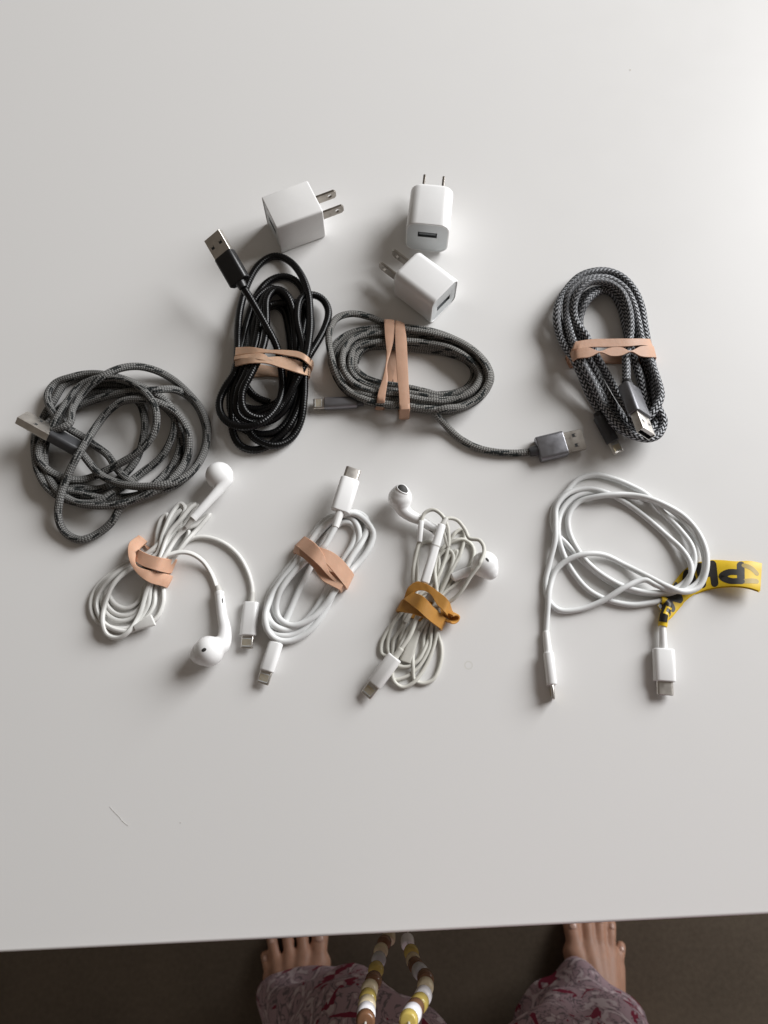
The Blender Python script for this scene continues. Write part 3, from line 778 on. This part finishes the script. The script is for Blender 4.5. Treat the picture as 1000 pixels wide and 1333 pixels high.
# ================================================================ second earphones, mustard band
Z7 = Crop(450, 610, 4.3)
def earphones_mustard():
    t = thing('earphones', unp([(560, 780)], 0)[0], 'aged white earphones tied by a mustard band, buds poking out at the top', 'earphones', 'wired earphones')
    segs = [
     (1, [(605,600),(560,680),(500,790),(440,930),(430,1020),(390,1085),(330,1110),(290,1080),(300,980),(330,880),(400,760),(500,640),(545,540),(590,480),(622,458),(600,540),(540,680),(470,800)]),
     (2, [(400,900),(340,980),(270,1040),(205,1040),(200,980),(240,900),(310,810),(400,720),(495,660),(497,560),(522,490),(572,455),(600,480),(590,560),(530,690),(495,800),(482,900),(442,1010),(400,1080),(340,1110),(285,1098)]),
     (3, [(240,1030),(235,985),(252,900),(305,815),(390,720),(400,620),(400,500),(415,432),(452,410),(492,420),(520,500),(520,600),(500,760),(480,900),(465,1010),(400,1120),(330,1168),(265,1180)]),
     (4, [(255,1140),(262,1030),(270,960),(318,880),(332,820),(400,720),(500,640),(560,500),(585,405),(622,352),(655,342),(666,380),(640,480),(590,580),(540,680),(500,800),(515,920),(536,1000),(530,1090),(490,1180),(432,1203),(385,1182)]),
     (5, [(377,1110),(378,1040),(402,940),(450,855),(500,760),(560,690),(610,650),(680,570),(716,490),(708,432),(660,397),(590,412),(520,470),(500,560),(510,680),(520,800),(512,900),(492,1000),(440,1120),(380,1198),(320,1224),(275,1196)]),
     (6, [(260,1150),(300,1000),(380,860),(480,780),(590,740),(645,688,4),(702,600,10),(752,530,15.3),(776,450,12.5),(750,402,9.5),(692,390,7.5),(670,345),(622,288),(570,278,7),(548,290,8)]),
     (7, [(575,440,6),(572,330,8.5),(540,262,9.5),(490,230,9.5),(442,250,9),(424,295,8.5)]),
    ]
    P = lay(segs, 1.04, Z7, contact=.55, cap=11, ds=2.4)
    cord(t, P, 1.04, M['old_cord'], 10)
    Q = lay([(1, [(412,405,6),(395,480,5),(380,560,5),(378,640,4),(390,740,3),(330,860)])], 1.04, Z7, contact=.5, cap=10, ds=2.4)
    cord(t, Q, 1.04, M['old_cord'], 10)
    Q = lay([(1, [(455,740,9),(405,822,9),(362,930,8.5),(310,1010,8)])], 1.04, Z7, contact=.5, cap=10, ds=2.4)
    cord(t, Q, 1.2, M['old_cord'], 10)
    earbud(t, Z7, (305,165,8.2), 6.6, (.10,.62,.78), [(318,225,7.0),(360,262,6.0),(430,295,5.2),(505,345,4.4)], (3.9,2.9,2.5), grille=(321,107,4.1,2.4,-28), vents=[(480,352,1.5,.3,-32)],
           label='earbud with its dark grille facing up')
    earbud(t, Z7, (778,535,7.0), 7.2, (.5,-.75,-.1), [(735,560,5.0),(690,578,3.8),(650,590,3.2),(612,606,3.0)], (2.9,2.6,2.4), vents=[(793,510,1.25,.62,-55)],
           label='earbud half under the cord loops')
    # remote on the lead and the slim in-line microphone pod
    Mx, L = frame(P3(Z7,540,312,10.0), P3(Z7,442,640,8.0), -12)
    rm = build('remote', solid(0, L, 4.4, 3.8, 1.9, .7, 5, 5.0, 3.0).xform(Mx), M['white'], t)
    mb = MB(); mb.rings([ring_x(L * .36, 4.75, 3.75, 1.85, 5), ring_x(L * .37, 4.80, 3.80, 1.85, 5), ring_x(L * .38, 4.85, 3.75, 1.85, 5)]); build('button_seam', mb.xform(Mx), M['sleeve'], rm)
    Mx, L = frame(P3(Z7,566,278,9.6), P3(Z7,536,325,10.0), 0)
    build('sleeve', solid(0, L, 2.5, 2.5, 1.2, .3, 4, 3.3, 3.3).xform(Mx), M['sleeve'], rm)
    Mx, L = frame(P3(Z7,424,290,8.4), P3(Z7,413,412,6.8), 0)
    build('microphone_pod', solid(0, L, 2.9, 2.6, 1.25, .5, 5).xform(Mx), M['white'], t)
    Mx, L = frame(P3(Z7,395,905,2.2), P3(Z7,335,1085,1.9), 0)
    build('cord_splitter', solid(0, L, 5.0, 3.0, 1.3, .5, 4, 6.4, 3.0).xform(Mx), M['old_cord'], t)
    plug(t, 'slim', Q[-1], P3(Z7,113,1272,3.0), 14, 5.0, 7.0, 8.1, 5.4, M['white_soft'], M['old_cord'], 1.75)
earphones_mustard()
def curl(mb):
    # loose end of the band standing up in a small eye
    c = P3(Z7, 594, 835, 5.0); A = []; B = []
    d = np.array([.62, -.40, .68]); d /= np.linalg.norm(d); u = np.array([.80, .25, -.55]); u -= d * u.dot(d); u /= np.linalg.norm(u); w = np.cross(d, u)
    for k in range(15):
        a = math.radians(-160 + 20 * k); q = c + u * (3.2 * math.cos(a)) + w * (2.2 * math.sin(a)); A.append(q - d * 2.6); B.append(q + d * 2.6)
    q = ribbon_mesh(np.array(A), np.array(B), 1.0, False); mb.add(q.v, q.f)
rubber_band('mustard rubber band knotted round the aged earphones', [
    [((330,735),(296,800)),((400,770),(380,815)),((480,820),(470,850)),((540,850),(520,880))],
    [((328,722),(352,742),.2),((350,665),(392,690),1.2),((400,632),(436,683),1.6),((452,645),(478,706),1.6),((520,690),(510,760),1.2),((572,735),(548,800),.9),((592,790),(575,840),.2)],
    [((380,694),(332,738),.9),((432,714),(400,790),2.2),((492,776),(465,850),2.2),((556,834),(526,895),.6)],
  ], Z7, M['band_mustard'], th=1.2, extra=curl)

# ================================================================ loose white cable with tape flag
Z8 = Crop(690, 600, 1000 / 310)
def cable_white_loose():
    t = thing('charging_cable', unp([(800, 740)], 0)[0], 'loose white cable in an open loop with a yellow tape flag', 'cable', 'phone charging cables')
    segs = [
     (6, [(557,695,3.2),(563,650,4.0)]),
     (3, [(577,606),(560,588),(520,594),(430,604),(330,585),(250,545),(190,480),(140,390),(118,300),(132,212),(180,156),(250,134),(340,146),(480,158),(600,212),(698,320),(733,410),(720,490),(665,538),(600,545)]),
     (4, [(530,522),(480,500),(400,530),(300,590),(200,625),(120,625),(76,580),(66,515),(82,430),(106,330),(108,260),(112,190),(160,136),(240,118),(320,134),(400,174),(490,240),(570,310),(640,375),(676,440),(668,500)]),
     (1, [(600,552),(500,558),(410,540),(330,505),(250,445),(200,400),(150,345),(106,300),(94,250),(104,190),(148,135),(200,80),(270,60),(350,75),(430,108),(490,142)]),
     (2, [(560,218),(630,290),(680,360),(690,430),(660,500),(590,545),(500,553),(402,530),(322,490),(245,430),(188,352),(162,285),(164,225),(205,172)]),
     (5, [(280,150),(380,140),(480,152),(570,185),(650,235),(712,310),(742,390),(738,470),(708,530),(650,550),(580,528),(500,488),(400,438),(310,395),(240,390),(170,410),(110,458),(84,530),(73,640),(68,722,1.5)]),
    ]
    # the loop lies on the tape where it crosses it
    segs = [(o, [(q[0], q[1], 3.9) if (len(q) < 3 and q[0] > 630 and q[1] > 330) else q for q in pts]) for o, pts in segs]
    P = lay(segs, 1.50, Z8, contact=.70, cap=13, ds=2.8, slope=.22, sig=4)
    cord(t, P, 1.50, M['white_cord'], 12)
    plug(t, 'oval', P[0], P3(Z8,567,983,3.1), 0, 11.5, 6.6, 11.2, 5.8, M['white'], M['white_soft'], 1.95)
    plug(t, 'slim', P3(Z8,67,720,1.9), P3(Z8,98,1002,3.6), 98, 10.5, 7.0, 7.8, 5.2, M['white'], M['white_soft'], 2.0)
    return P
PW = cable_white_loose()
Z9 = Crop(840, 710, 6.25)
def tape_flag():
    prs = [((950,145,5.0),(936,372,7.0)),((850,126,5.2),(850,345,8)),((740,129,4.8),(745,330,7.4)),((620,119,3.2),(640,334,5)),((520,120,1.6),(550,347,2.8)),((420,142,.8),(470,368,1.3)),((330,190,.6),(395,402,.8)),
           ((262,262,.7),(330,452,.8)),((205,350,1.0),(275,510,1.2)),((150,430,1.8),(228,566,2.0)),((100,490,2.8),(185,606,2.6))]
    A = np.array([unp([Z9(a[0], a[1])], a[2])[0] for a, b in prs]); B = np.array([unp([Z9(b[0], b[1])], b[2])[0] for a, b in prs])
    A, _ = catmull(A, 6); B, _ = catmull(B, 6)
    S = np.r_[0, np.cumsum(np.linalg.norm(np.diff((A + B) / 2, axis=0), axis=1))]
    t = thing('tape_flag', ((A + B) / 2).mean(0) * np.array([1, 1, 0]), 'yellow tape flag printed in black, stuck round the loose white cable', 'tape label')
    mb = ribbon_mesh(A, B, .28, False, 0.)
    fl = build('tape', mb, M['tape'], t, True, 50)
    # back layer of the doubled tape, a little out of register
    A2, B2 = A.copy(), B.copy(); off = (B - A) / np.linalg.norm(B - A, axis=1)[:, None] * .55; A2 = A2 + off; B2 = B2 + off; A2[:, 2] -= .75; B2[:, 2] -= 1.0
    build('tape_backing', ribbon_mesh(A2, B2, .25, False, 0.), M['tape'], t, True, 50)
    Nn = np.cross(np.gradient((A + B) / 2, axis=0), B - A); Nn /= np.linalg.norm(Nn, axis=1)[:, None]
    if Nn[:, 2].mean() < 0: Nn = -Nn
    def surf(s, v, off=.2):
        f = lambda Q: np.array([np.interp(s, S, Q[:, k]) for k in range(3)])
        a, b, n = f(A), f(B), f(Nn); return a + (b - a) * v + n * off
    Wd = float(np.linalg.norm(A[0] - B[0]))
    def stroke(mb, pts, wd, off):
        """rounded brush stroke in the plane of the tape: (mm along, mm from the far edge)"""
        P = np.array(pts, float)
        if len(P) > 2: P, _ = catmull(P, 6)
        else: P = np.array([P[0] + (P[1] - P[0]) * k / 8 for k in range(9)])
        T = np.gradient(P, axis=0); T /= np.linalg.norm(T, axis=1)[:, None] + 1e-9; Np = np.stack([-T[:, 1], T[:, 0]], 1)
        pts2 = []
        for i, w in enumerate([0.25, .75] + [1.] * len(P) + [.75, .25]):
            k = min(max(i - 2, 0), len(P) - 1); e = {0: -.5, 1: -.33}.get(i, {len(P) + 2: .33, len(P) + 3: .5}.get(i, 0.)) * wd
            c = P[k] + T[k] * e; pts2.append((c + Np[k] * wd / 2 * w, c - Np[k] * wd / 2 * w))
        V = []; F = []
        for a, b in pts2:
            for q in (a, (a + b) / 2, b): V.append(surf(q[0], np.clip(q[1] / Wd, .02, .98), off))
        for i in range(len(pts2) - 1):
            for k in (0, 1): F.append((i * 3 + k, i * 3 + k + 1, i * 3 + k + 4, i * 3 + k + 3))
        mb.add(V, F)
    def sx(x):      # frame column of the crop -> millimetres along the tape
        c = (A + B) / 2; px = np.array([500 + FOCAL * q[0] / -( -_s * q[1] + _c * (q[2] - CAM_H)) for q in c]); X = 840 + x / 6.25
        return float(np.interp(-X, -px, S))
    top, bot = .14 * Wd, .80 * Wd; mid = (top + bot) / 2
    letters = []
    # P (upside down for the viewer: stem towards the free end, bowl towards the near edge)
    x0, x1 = sx(778), sx(625)
    letters.append([[(x0, top), (x0, bot)], [(x0, bot), (x0 + (x1 - x0) * .6, bot), (x1, bot - .17 * Wd), (x0 + (x1 - x0) * .6, bot - .34 * Wd), (x0, bot - .34 * Wd)]])
    x0, x1 = sx(556), sx(455)
    letters.append([[(x0, top), (x0, bot + .06 * Wd)], [(x1, top), (x1, bot)], [(x0, mid), (x1, mid)]])
    x0, x1 = sx(385), sx(325); xm = (x0 + x1) / 2
    letters.append([[(xm, top), (x0, mid - 1.2), (x0, mid + 1.2), (xm, bot), (x1, mid + 1.2), (x1, mid - 1.2), (xm, top)]])
    x0, x1 = sx(268), sx(205)
    letters.append([[(x0, top), (x0, bot)], [(x1, top), (x1, bot)], [(x0, bot), (x1, top)]])
    x0, x1 = sx(165), sx(140)
    letters.append([[(x0, top), (x0, bot)], [(x0, top), (x1, top)], [(x0, mid), (x1, mid)], [(x0, bot), (x1, bot)]])
    for L in letters:
        mb = MB()
        for j, st in enumerate(L): stroke(mb, st, 3.8, .20 + .012 * j)
        build('letter', mb, M['ink'], fl, True, 0)
    mb = MB(); g0 = sx(925)
    stroke(mb, [(sx(905), .42 * Wd), (sx(860), .27 * Wd), (sx(805), .18 * Wd)], 2.6, .20); stroke(mb, [(sx(800), .80 * Wd), (sx(860), .74 * Wd), (sx(905), .70 * Wd)], 2.8, .20)
    build('faint_print', mb, M['ghost'], fl, True, 0)
    # turn of the tape round the cord, with the last letter wrapped over it
    seg = PW[:15][::-1]; d = seg[-1] - seg[-2]
    mb = MB(); tube(mb, seg, 2.35, 14); mb.uv = None
    wr = build('tape_wrap', mb, M['tape'], t)
    mb = MB()
    n = len(seg)
    def cyl(i, a, r=2.48):
        T = np.gradient(seg, axis=0)[i]; T /= np.linalg.norm(T); U = np.cross(T, [0, 0, 1.]); U /= np.linalg.norm(U); Wv = np.cross(U, T)
        return seg[i] + r * (U * math.cos(a) + Wv * math.sin(a))
    for a0, a1, i0, i1 in ((.25, 2.2, n - 6, n - 3), (.35, 1.0, n - 10, n - 5), (1.4, 2.6, n - 9, n - 7), (.3, 2.5, n - 13, n - 10)):
        V = []; F = []; K = 8; rows = list(range(i0, i1 + 1))
        for i in rows:
            for k in range(K + 1): V.append(cyl(i, a0 + (a1 - a0) * k / K))
        for i in range(len(rows) - 1):
            for k in range(K): q = i * (K + 1) + k; F.append((q, q + 1, q + K + 2, q + K + 1))
        mb.add(V, F)
    build('letter', mb, M['ink'], wr, True, 0)
tape_flag()

# ================================================================ wall chargers
def charger(label, x, y, yaw, L, W, H, cr, er, slot_up, slot_dx=0., rim=.9, m='white', blade_w=6.0):
    t = thing('wall_charger', (x, y, 0), label, 'charger', 'small white wall chargers')
    Mx = Matrix.Translation((x, y, H / 2)) @ Matrix.Rotation(yaw, 4, 'Z')
    R = [ring_x(.45, W - 2 * rim, H - 2 * rim, max(cr - rim, .3), 6), ring_x(.05, W - 2 * rim, H - 2 * rim, max(cr - rim, .3), 6), ring_x(0, W - 2 * rim + .3, H - 2 * rim + .3, max(cr - rim, .3), 6)]
    for k in range(4):
        a = math.pi / 2 * k / 3; i = .55 * (1 - math.sin(a)); R.append(ring_x(.55 * (1 - math.cos(a)), W - 2 * i, H - 2 * i, cr, 6))
    for k in range(6):
        a = math.pi / 2 * (5 - k) / 5; i = er * (1 - math.sin(a)); R.append(ring_x(L - er * (1 - math.cos(a)), W - 2 * i, H - 2 * i, max(cr - i * .5, .4), 6))
    mb = MB(); mb.rings(R, cap0=False)
    body = build('body', mb.xform(Mx), M[m], t, True, 35)
    # port panel with a real slot
    sw, sh, sz = 11.4, 4.3, slot_up
    def slot(xx, w, h):
        q = rr(w, h, .35, 6); return np.stack([np.full(len(q), xx), q[:, 0] + slot_dx, q[:, 1] + sz], 1)
    o0 = ring_x(.42, W - 2 * rim - .02, H - 2 * rim - .02, max(cr - rim, .3), 6)
    mb = MB(); mb.rings([o0, slot(.42, sw + .5, sh + .5), slot(.55, sw, sh), slot(8.5, sw, sh)], cap0=False, ms=[0, 0, 1])
    pn = build('port_panel', mb.xform(Mx), [M['panel'], M['portgrey']], t, True, 30)
    mb = MB(); mb.box((1.3, slot_dx - 5.0, sz - .9), (8.4, slot_dx + 5.0, sz + .7)); build('port_tongue', mb.xform(Mx), M['portgrey'], pn, False)
    # two flat blades with an eye each
    for sgn in (-1, 1):
        yb = sgn * 5.85; bl = 15.2; bw = blade_w; th = .72
        out = [(0, -bw / 2), (bl - 1.2, -bw / 2), (bl, -bw / 2 + 1.3), (bl, bw / 2 - 1.3), (bl - 1.2, bw / 2), (0, bw / 2)]
        O = []
        for k in range(6):
            a, b = np.array(out[k]), np.array(out[(k + 1) % 6])
            for j in range(4): O.append(a + (b - a) * j / 4)
        O = np.array(O); hc = np.array([bl - 4.2, 0.])
        ang = np.arctan2(O[:, 1] - hc[1], O[:, 0] - hc[0]); I = hc + 1.55 * np.stack([np.cos(ang), np.sin(ang)], 1)
        def r3(q, y_): return np.stack([L - .3 + q[:, 0], np.full(len(q), yb + y_), q[:, 1]], 1)
        inn = hc + (O - hc) * .985
        mb = MB(); mb.rings([r3(I, -th), r3(inn, -th), r3(O, -th + .12), r3(O, th - .12), r3(inn, th), r3(I, th)], closed=True)
        build('blade', mb.xform(Mx), M['blade'], t, True, 30)
charger('white rounded charger standing apart, its port facing the viewer and blades pointing away', 25.6, 293.0, 1.455, 29.6, 25.6, 25.4, 6.2, 3.2, 2.4)
charger('white sharp-edged charger with blades pointing right, beyond the black cable', -67.4, 302.5, .425, 29.4, 24.4, 24.0, 1.5, 1.0, 0.0, m='white_soft')
charger('white charger against the banded grey cable, blades pointing up and left', 35.0, 250.5, 2.417, 30.0, 23.4, 22.4, 4.6, 2.6, -1.5)

# ================================================================ bead strap hanging below the table edge
def bead_strap():
    pal = {'b': mat('brown bead glaze', (.17, .085, .045), .2, noise=.15, nscale=150), 'w': mat('white bead glaze', (.78, .77, .80), .15, noise=.04, nscale=150),
           'c': mat('cream bead glaze', (.62, .53, .36), .2, noise=.1, nscale=150), 'y': mat('yellow bead glaze', (.50, .385, .10), .18, noise=.08, nscale=150),
           'g': mat('pale grey bead glaze', (.50, .51, .53), .15, noise=.06, nscale=150)}
    Z = Crop(440, 1200, 6.25)
    left = [(225,800,'b'),(231,742,'w'),(236,682,'c'),(243,622,'y'),(258,550,'c'),(290,480,'b'),(310,392,'y'),(333,308,'g'),(350,238,'c'),(378,170,'b'),(415,122,'c')]
    right = [(575,800,'y'),(602,752,'w'),(625,708,'b'),(662,662,'y'),(693,604,'w'),(712,528,'c'),(712,458,'b'),(668,404,'g'),(632,355,'b'),(613,315,'c'),(597,250,'y'),(566,165,'w')]
    t = thing('bead_strap', (12, -116, -200), 'looped strap of brown, yellow, cream and white beads hanging below the table edge', 'bead strap')
    LP = unp_y([Z(a, b) for a, b, c in left], -116.); RP = unp_y([Z(a, b) for a, b, c in right], -116.)
    pts = []
    # hidden lower bend, then both sides, then on upwards out of the frame
    lc = [c for *_, c in left]; rc = [c for *_, c in right]
    low_l, low_r = LP[-1], RP[-1]; zb = min(low_l[2], low_r[2]) - 9
    for k in range(1, 9):       # the bend itself hangs out of sight under the table edge
        f = k / 9; p = low_l * (1 - f) + low_r * f; q = math.sin(math.pi * f) ** .6; p[2] -= 30 * q; p[1] += 36 * q; p[0] += 5 * math.sin(2 * math.pi * f) * -1; pts.append((p, 'cbwy'[k % 4], None))
    def up(P, sg):
        out = []; d = P[0] - P[1]; p = P[0].copy()
        for k in range(26):
            p = p + np.array([-sg * .12 * (1 if k > 3 else 0), 0, 6.1]); out.append((p.copy(), random.choice('bwcyg'), None))
        return out
    allb = [(p, c) for p, c, _ in up(LP, -1)][::-1] + list(zip(LP, lc)) + [(p, c) for p, c, _ in pts] + list(zip(RP, rc))[::-1] + [(p, c) for p, c, _ in up(RP, 1)]
    C = np.array([p for p, c in allb]); T = np.gradient(C, axis=0); T /= np.linalg.norm(T, axis=1)[:, None] + 1e-9
    dist = np.r_[np.linalg.norm(np.diff(C, axis=0), axis=1), 6.0]
    prof = [(-1, .22), (-1, .70), (-.94, .86), (-.78, .95), (-.4, 1.0), (.4, 1.0), (.78, .95), (.94, .86), (1, .70), (1, .22)]
    for i, (p, c) in enumerate(allb):
        hl = float(np.clip(min(dist[i], dist[max(i - 1, 0)]) * .58, 2.6, 4.4)); rad = 4.45 * random.uniform(.97, 1.03)
        Mx, _ = frame(Vector(p), Vector(p + T[i]), random.uniform(0, 360)); R = []
        for a, b in prof:
            R.append([(a * hl, b * rad * math.cos(2 * math.pi * k / 18), b * rad * math.sin(2 * math.pi * k / 18)) for k in range(18)])
        mb = MB(); mb.rings(R); build('bead', mb.xform(Mx), pal[c], t, True, 0)
    mb = MB(); tube(mb, C, .6, 6); mb.uv = None; build('string', mb, M['old_cord'], t)
bead_strap()

# ================================================================ person: bare feet and patterned trousers below the table
FZ = -TABLE_Z * 1000
def person():
    skin = mat('skin', (.52, .29, .20), .5, noise=.10, nscale=60, bump=.15, bscale=250, sss=.2)
    nail = mat('toenail', (.62, .40, .32), .25, noise=.05, nscale=200)
    cloth = mat('patterned trouser cloth', (.3, .25, .28), .85, bump=.3, bscale=900, spec=.2)
    g = NG(cloth)
    t = g.N.new('ShaderNodeTexCoord'); mp = g.N.new('ShaderNodeMapping'); mp.inputs['Scale'].default_value = (1, 1, .55); g.L.new(t.outputs['Object'], mp.inputs[0])
    def wn(scale, detail, dist=1.2):
        n = g.N.new('ShaderNodeTexNoise'); n.inputs['Scale'].default_value = scale; n.inputs['Detail'].default_value = detail; n.inputs['Distortion'].default_value = dist
        g.L.new(mp.outputs[0], n.inputs['Vector']); return n.outputs['Fac']
    n1 = wn(24, 3, 1.6); n2 = wn(36, 3, 2.0)
    red = g.math('GREATER_THAN', n1, .60)
    line = g.math('LESS_THAN', g.math('ABSOLUTE', g.math('SUBTRACT', n2, .5)), .022)
    pale = g.math('GREATER_THAN', n2, .58)
    c = g.mix(pale, (.46, .33, .375), (.64, .54, .575)); c = g.mix(line, c, (.20, .16, .18)); c = g.mix(red, c, (.24, .028, .06)); g.out('Base Color', c)
    def foot(tips, balls, side):
        parts = []
        Tp = [unp([p], FZ + h)[0] for p, h in tips]; Bp = [unp([p], FZ + h)[0] for p, h in balls]
        rt = [11.2, 8.0, 7.6, 7.2, 6.8]; rb = [15, 12, 11.5, 11, 10]
        mid = (Bp[0] + Bp[4]) / 2
        ank = mid + np.array([0, -118, 62]); heel = mid + np.array([0, -150, 6.]); inst = mid + np.array([-4 * side, -70, 32])
        for k in range(5):
            a, b = Tp[k], Bp[k]; kn = a * .45 + b * .55; kn[2] += 4
            parts.append(([a, kn, b], [rt[k], rt[k] * .93, rb[k]]))
            w = (k - 2) / 2.0
            parts.append(([b, b * .5 + inst * .5 + np.array([0, 0, 2]), inst, ank], [rb[k] + 1, 18, 25, 30]))
            hh = heel.copy(); hh[2] = FZ + 22
            parts.append(([b, b * .5 + hh * .5, hh], [rb[k], 17, 24]))
        return parts, Tp, ank
    Rt = [((743,1200),9),((764,1195),8),((780,1195),8),((795,1203),7),((808,1232),7)]; Rb = [((749,1240),20),((766,1233),20),((780,1235),18),((793,1242),16),((803,1260),13)]
    Lt = [((417,1216),9),((394,1213),8),((374,1215),8),((354,1222),7),((346,1244),7)]; Lb = [((415,1254),20),((396,1247),20),((379,1250),18),((363,1256),16),((353,1272),13)]
    pr, tr, ar = foot(Rt, Rb, 1); pl, tl, al = foot(Lt, Lb, -1)
    hipR, hipL = np.array([165, -395, 130.]), np.array([5, -395, 130.]); kneeR, kneeL = np.array([175, -345, -270.]), np.array([-15, -345, -270.])
    legs = [([ar, ar * .6 + kneeR * .4 + np.array([0, -12, 0]), kneeR, hipR], [33, 52, 58, 84]), ([al, al * .6 + kneeL * .4 + np.array([0, -12, 0]), kneeL, hipL], [33, 52, 58, 84]),
            ('e', np.array([85, -405, 150.]), Matrix.Diagonal((165, 105, 110)))]
    root = thing('person', (85, -370, FZ), 'person standing barefoot at the table edge in red and grey patterned trousers', 'person')
    mb = remesh(pr + pl + legs, 2.3, 4)
    body = build('body', mb, skin, root, True, 0, fix=False)
    bvh = BVHTree.FromPolygons(mb.v, mb.f)
    for tips in (tr, tl):
        for k, p in enumerate(tips):
            o = Vector((p[0], p[1] - 1.0, p[2] + 40)); q = bvh.ray_cast(o, Vector((0, 0, -1)))
            if q[0] is None: continue
            w, h = (6.2, 6.8) if k == 0 else (3.8, 4.2); nb = MB(); R = []
            for rr_, off in ((1., -.5), (1., .5), (.6, .8), (.1, .9)):
                ring = []
                for j in range(14):
                    a = 2 * math.pi * j / 14; z = bvh.find_nearest(q[0] + Vector((w * rr_ * math.cos(a), h * rr_ * math.sin(a), 0))); ring.append(z[0] + z[1] * off)
                R.append(ring)
            nb.rings(R, cap0=False); build('toenail', nb, nail, body, True, 0)
    # trousers: two wide legs that fall over the insteps and join at the hips
    rings_r = [(236,-326,-697,66,76,9),(236,-326,-680,66,76,9),(226,-322,-610,72,74,9),(202,-316,-520,80,78,8),(172,-316,-430,88,84,6),(180,-335,-300,84,80,4),(174,-365,-100,96,92,3),(166,-385,60,104,102,2)]
    rings_l = [(-76,-326,-697,80,78,11),(-74,-324,-680,80,78,10),(-52,-314,-610,82,76,10),(-26,-298,-520,82,78,9),(-8,-296,-430,86,80,6),(-12,-325,-300,86,82,4),(-4,-362,-100,98,94,3),(4,-385,60,104,102,2)]
    def leg_mesh(mb, rings, seed):
        rs = np.random.RandomState(seed); ph = rs.rand(6) * 6.28; K = 72
        D, _ = catmull(np.array(rings, float), 7); R = []
        for i, (x, y, z, rx, ry, am) in enumerate(D):
            ring = []
            for k in range(K):
                a = 2 * math.pi * k / K; zz = z * .006
                f = am * (.55 * math.sin(3 * a + ph[0] + zz * 1.3) + .45 * math.sin(5 * a + ph[1] - zz * 2.0) + .30 * math.sin(8 * a + ph[2] + zz * 3) + .25 * math.sin(z * .055 + 2 * a + ph[3]))
                hem = (14 * math.sin(a + 1.2) + 8 * math.sin(2 * a + ph[4])) * math.exp(-(z + 697) / 40)
                ring.append((x + (rx + f) * math.cos(a), y + (ry + f) * math.sin(a), z + hem * .6))
            R.append(ring)
        mb.rings(R, cap0=False, cap1=False)
    mb = MB(); leg_mesh(mb, rings_r, 3); leg_mesh(mb, rings_l, 8)
    R = []
    for z, rx, ry in ((20, 186, 106), (90, 184, 116), (160, 176, 114), (240, 160, 104)):
        R.append([(85 + rx * math.cos(2 * math.pi * k / 72), -392 + ry * math.sin(2 * math.pi * k / 72), z) for k in range(72)])
    mb.rings(R, cap0=True, cap1=True)
    build('trousers', mb, cloth, root, True, 0)
person()

# ================================================================ small things lying on the table
mb = MB(); tube(mb, catmull(np.vstack([unp([p], .12)[0] for p in ((143,1050),(149,1057),(155,1063),(160,1069),(167,1075))]), 6)[0], .055, 6); mb.uv = None
tag(build('stray_hair', mb, mat('hair fibre', (.56, .545, .52), .5, noise=.1)), 'tiny stray hair lying alone on the empty white table', 'hair')
def crumb(px, r, col, label):
    p = unp([px], r * .5)[0]; bm = bmesh.new(); bmesh.ops.create_icosphere(bm, subdivisions=2, radius=1)
    mb = MB(); mb.add([(p[0] + v.co.x * r * random.uniform(.8, 1.5), p[1] + v.co.y * r * random.uniform(.7, 1.1), p[2] + v.co.z * r * .5) for v in bm.verts], [[v.index for v in f.verts] for f in bm.faces]); bm.free()
    tag(build('crumb', mb, mat('crumb ' + str(px[0]), col, .8, noise=.2, nscale=900)), label, 'crumb')
crumb((820.5, 91), .30, (.38, .26, .12), 'tiny brown crumb on the empty table beyond the chargers')
crumb((235, 1071), .22, (.40, .38, .35), 'tiny grey crumb on the bare table beside the stray hair')
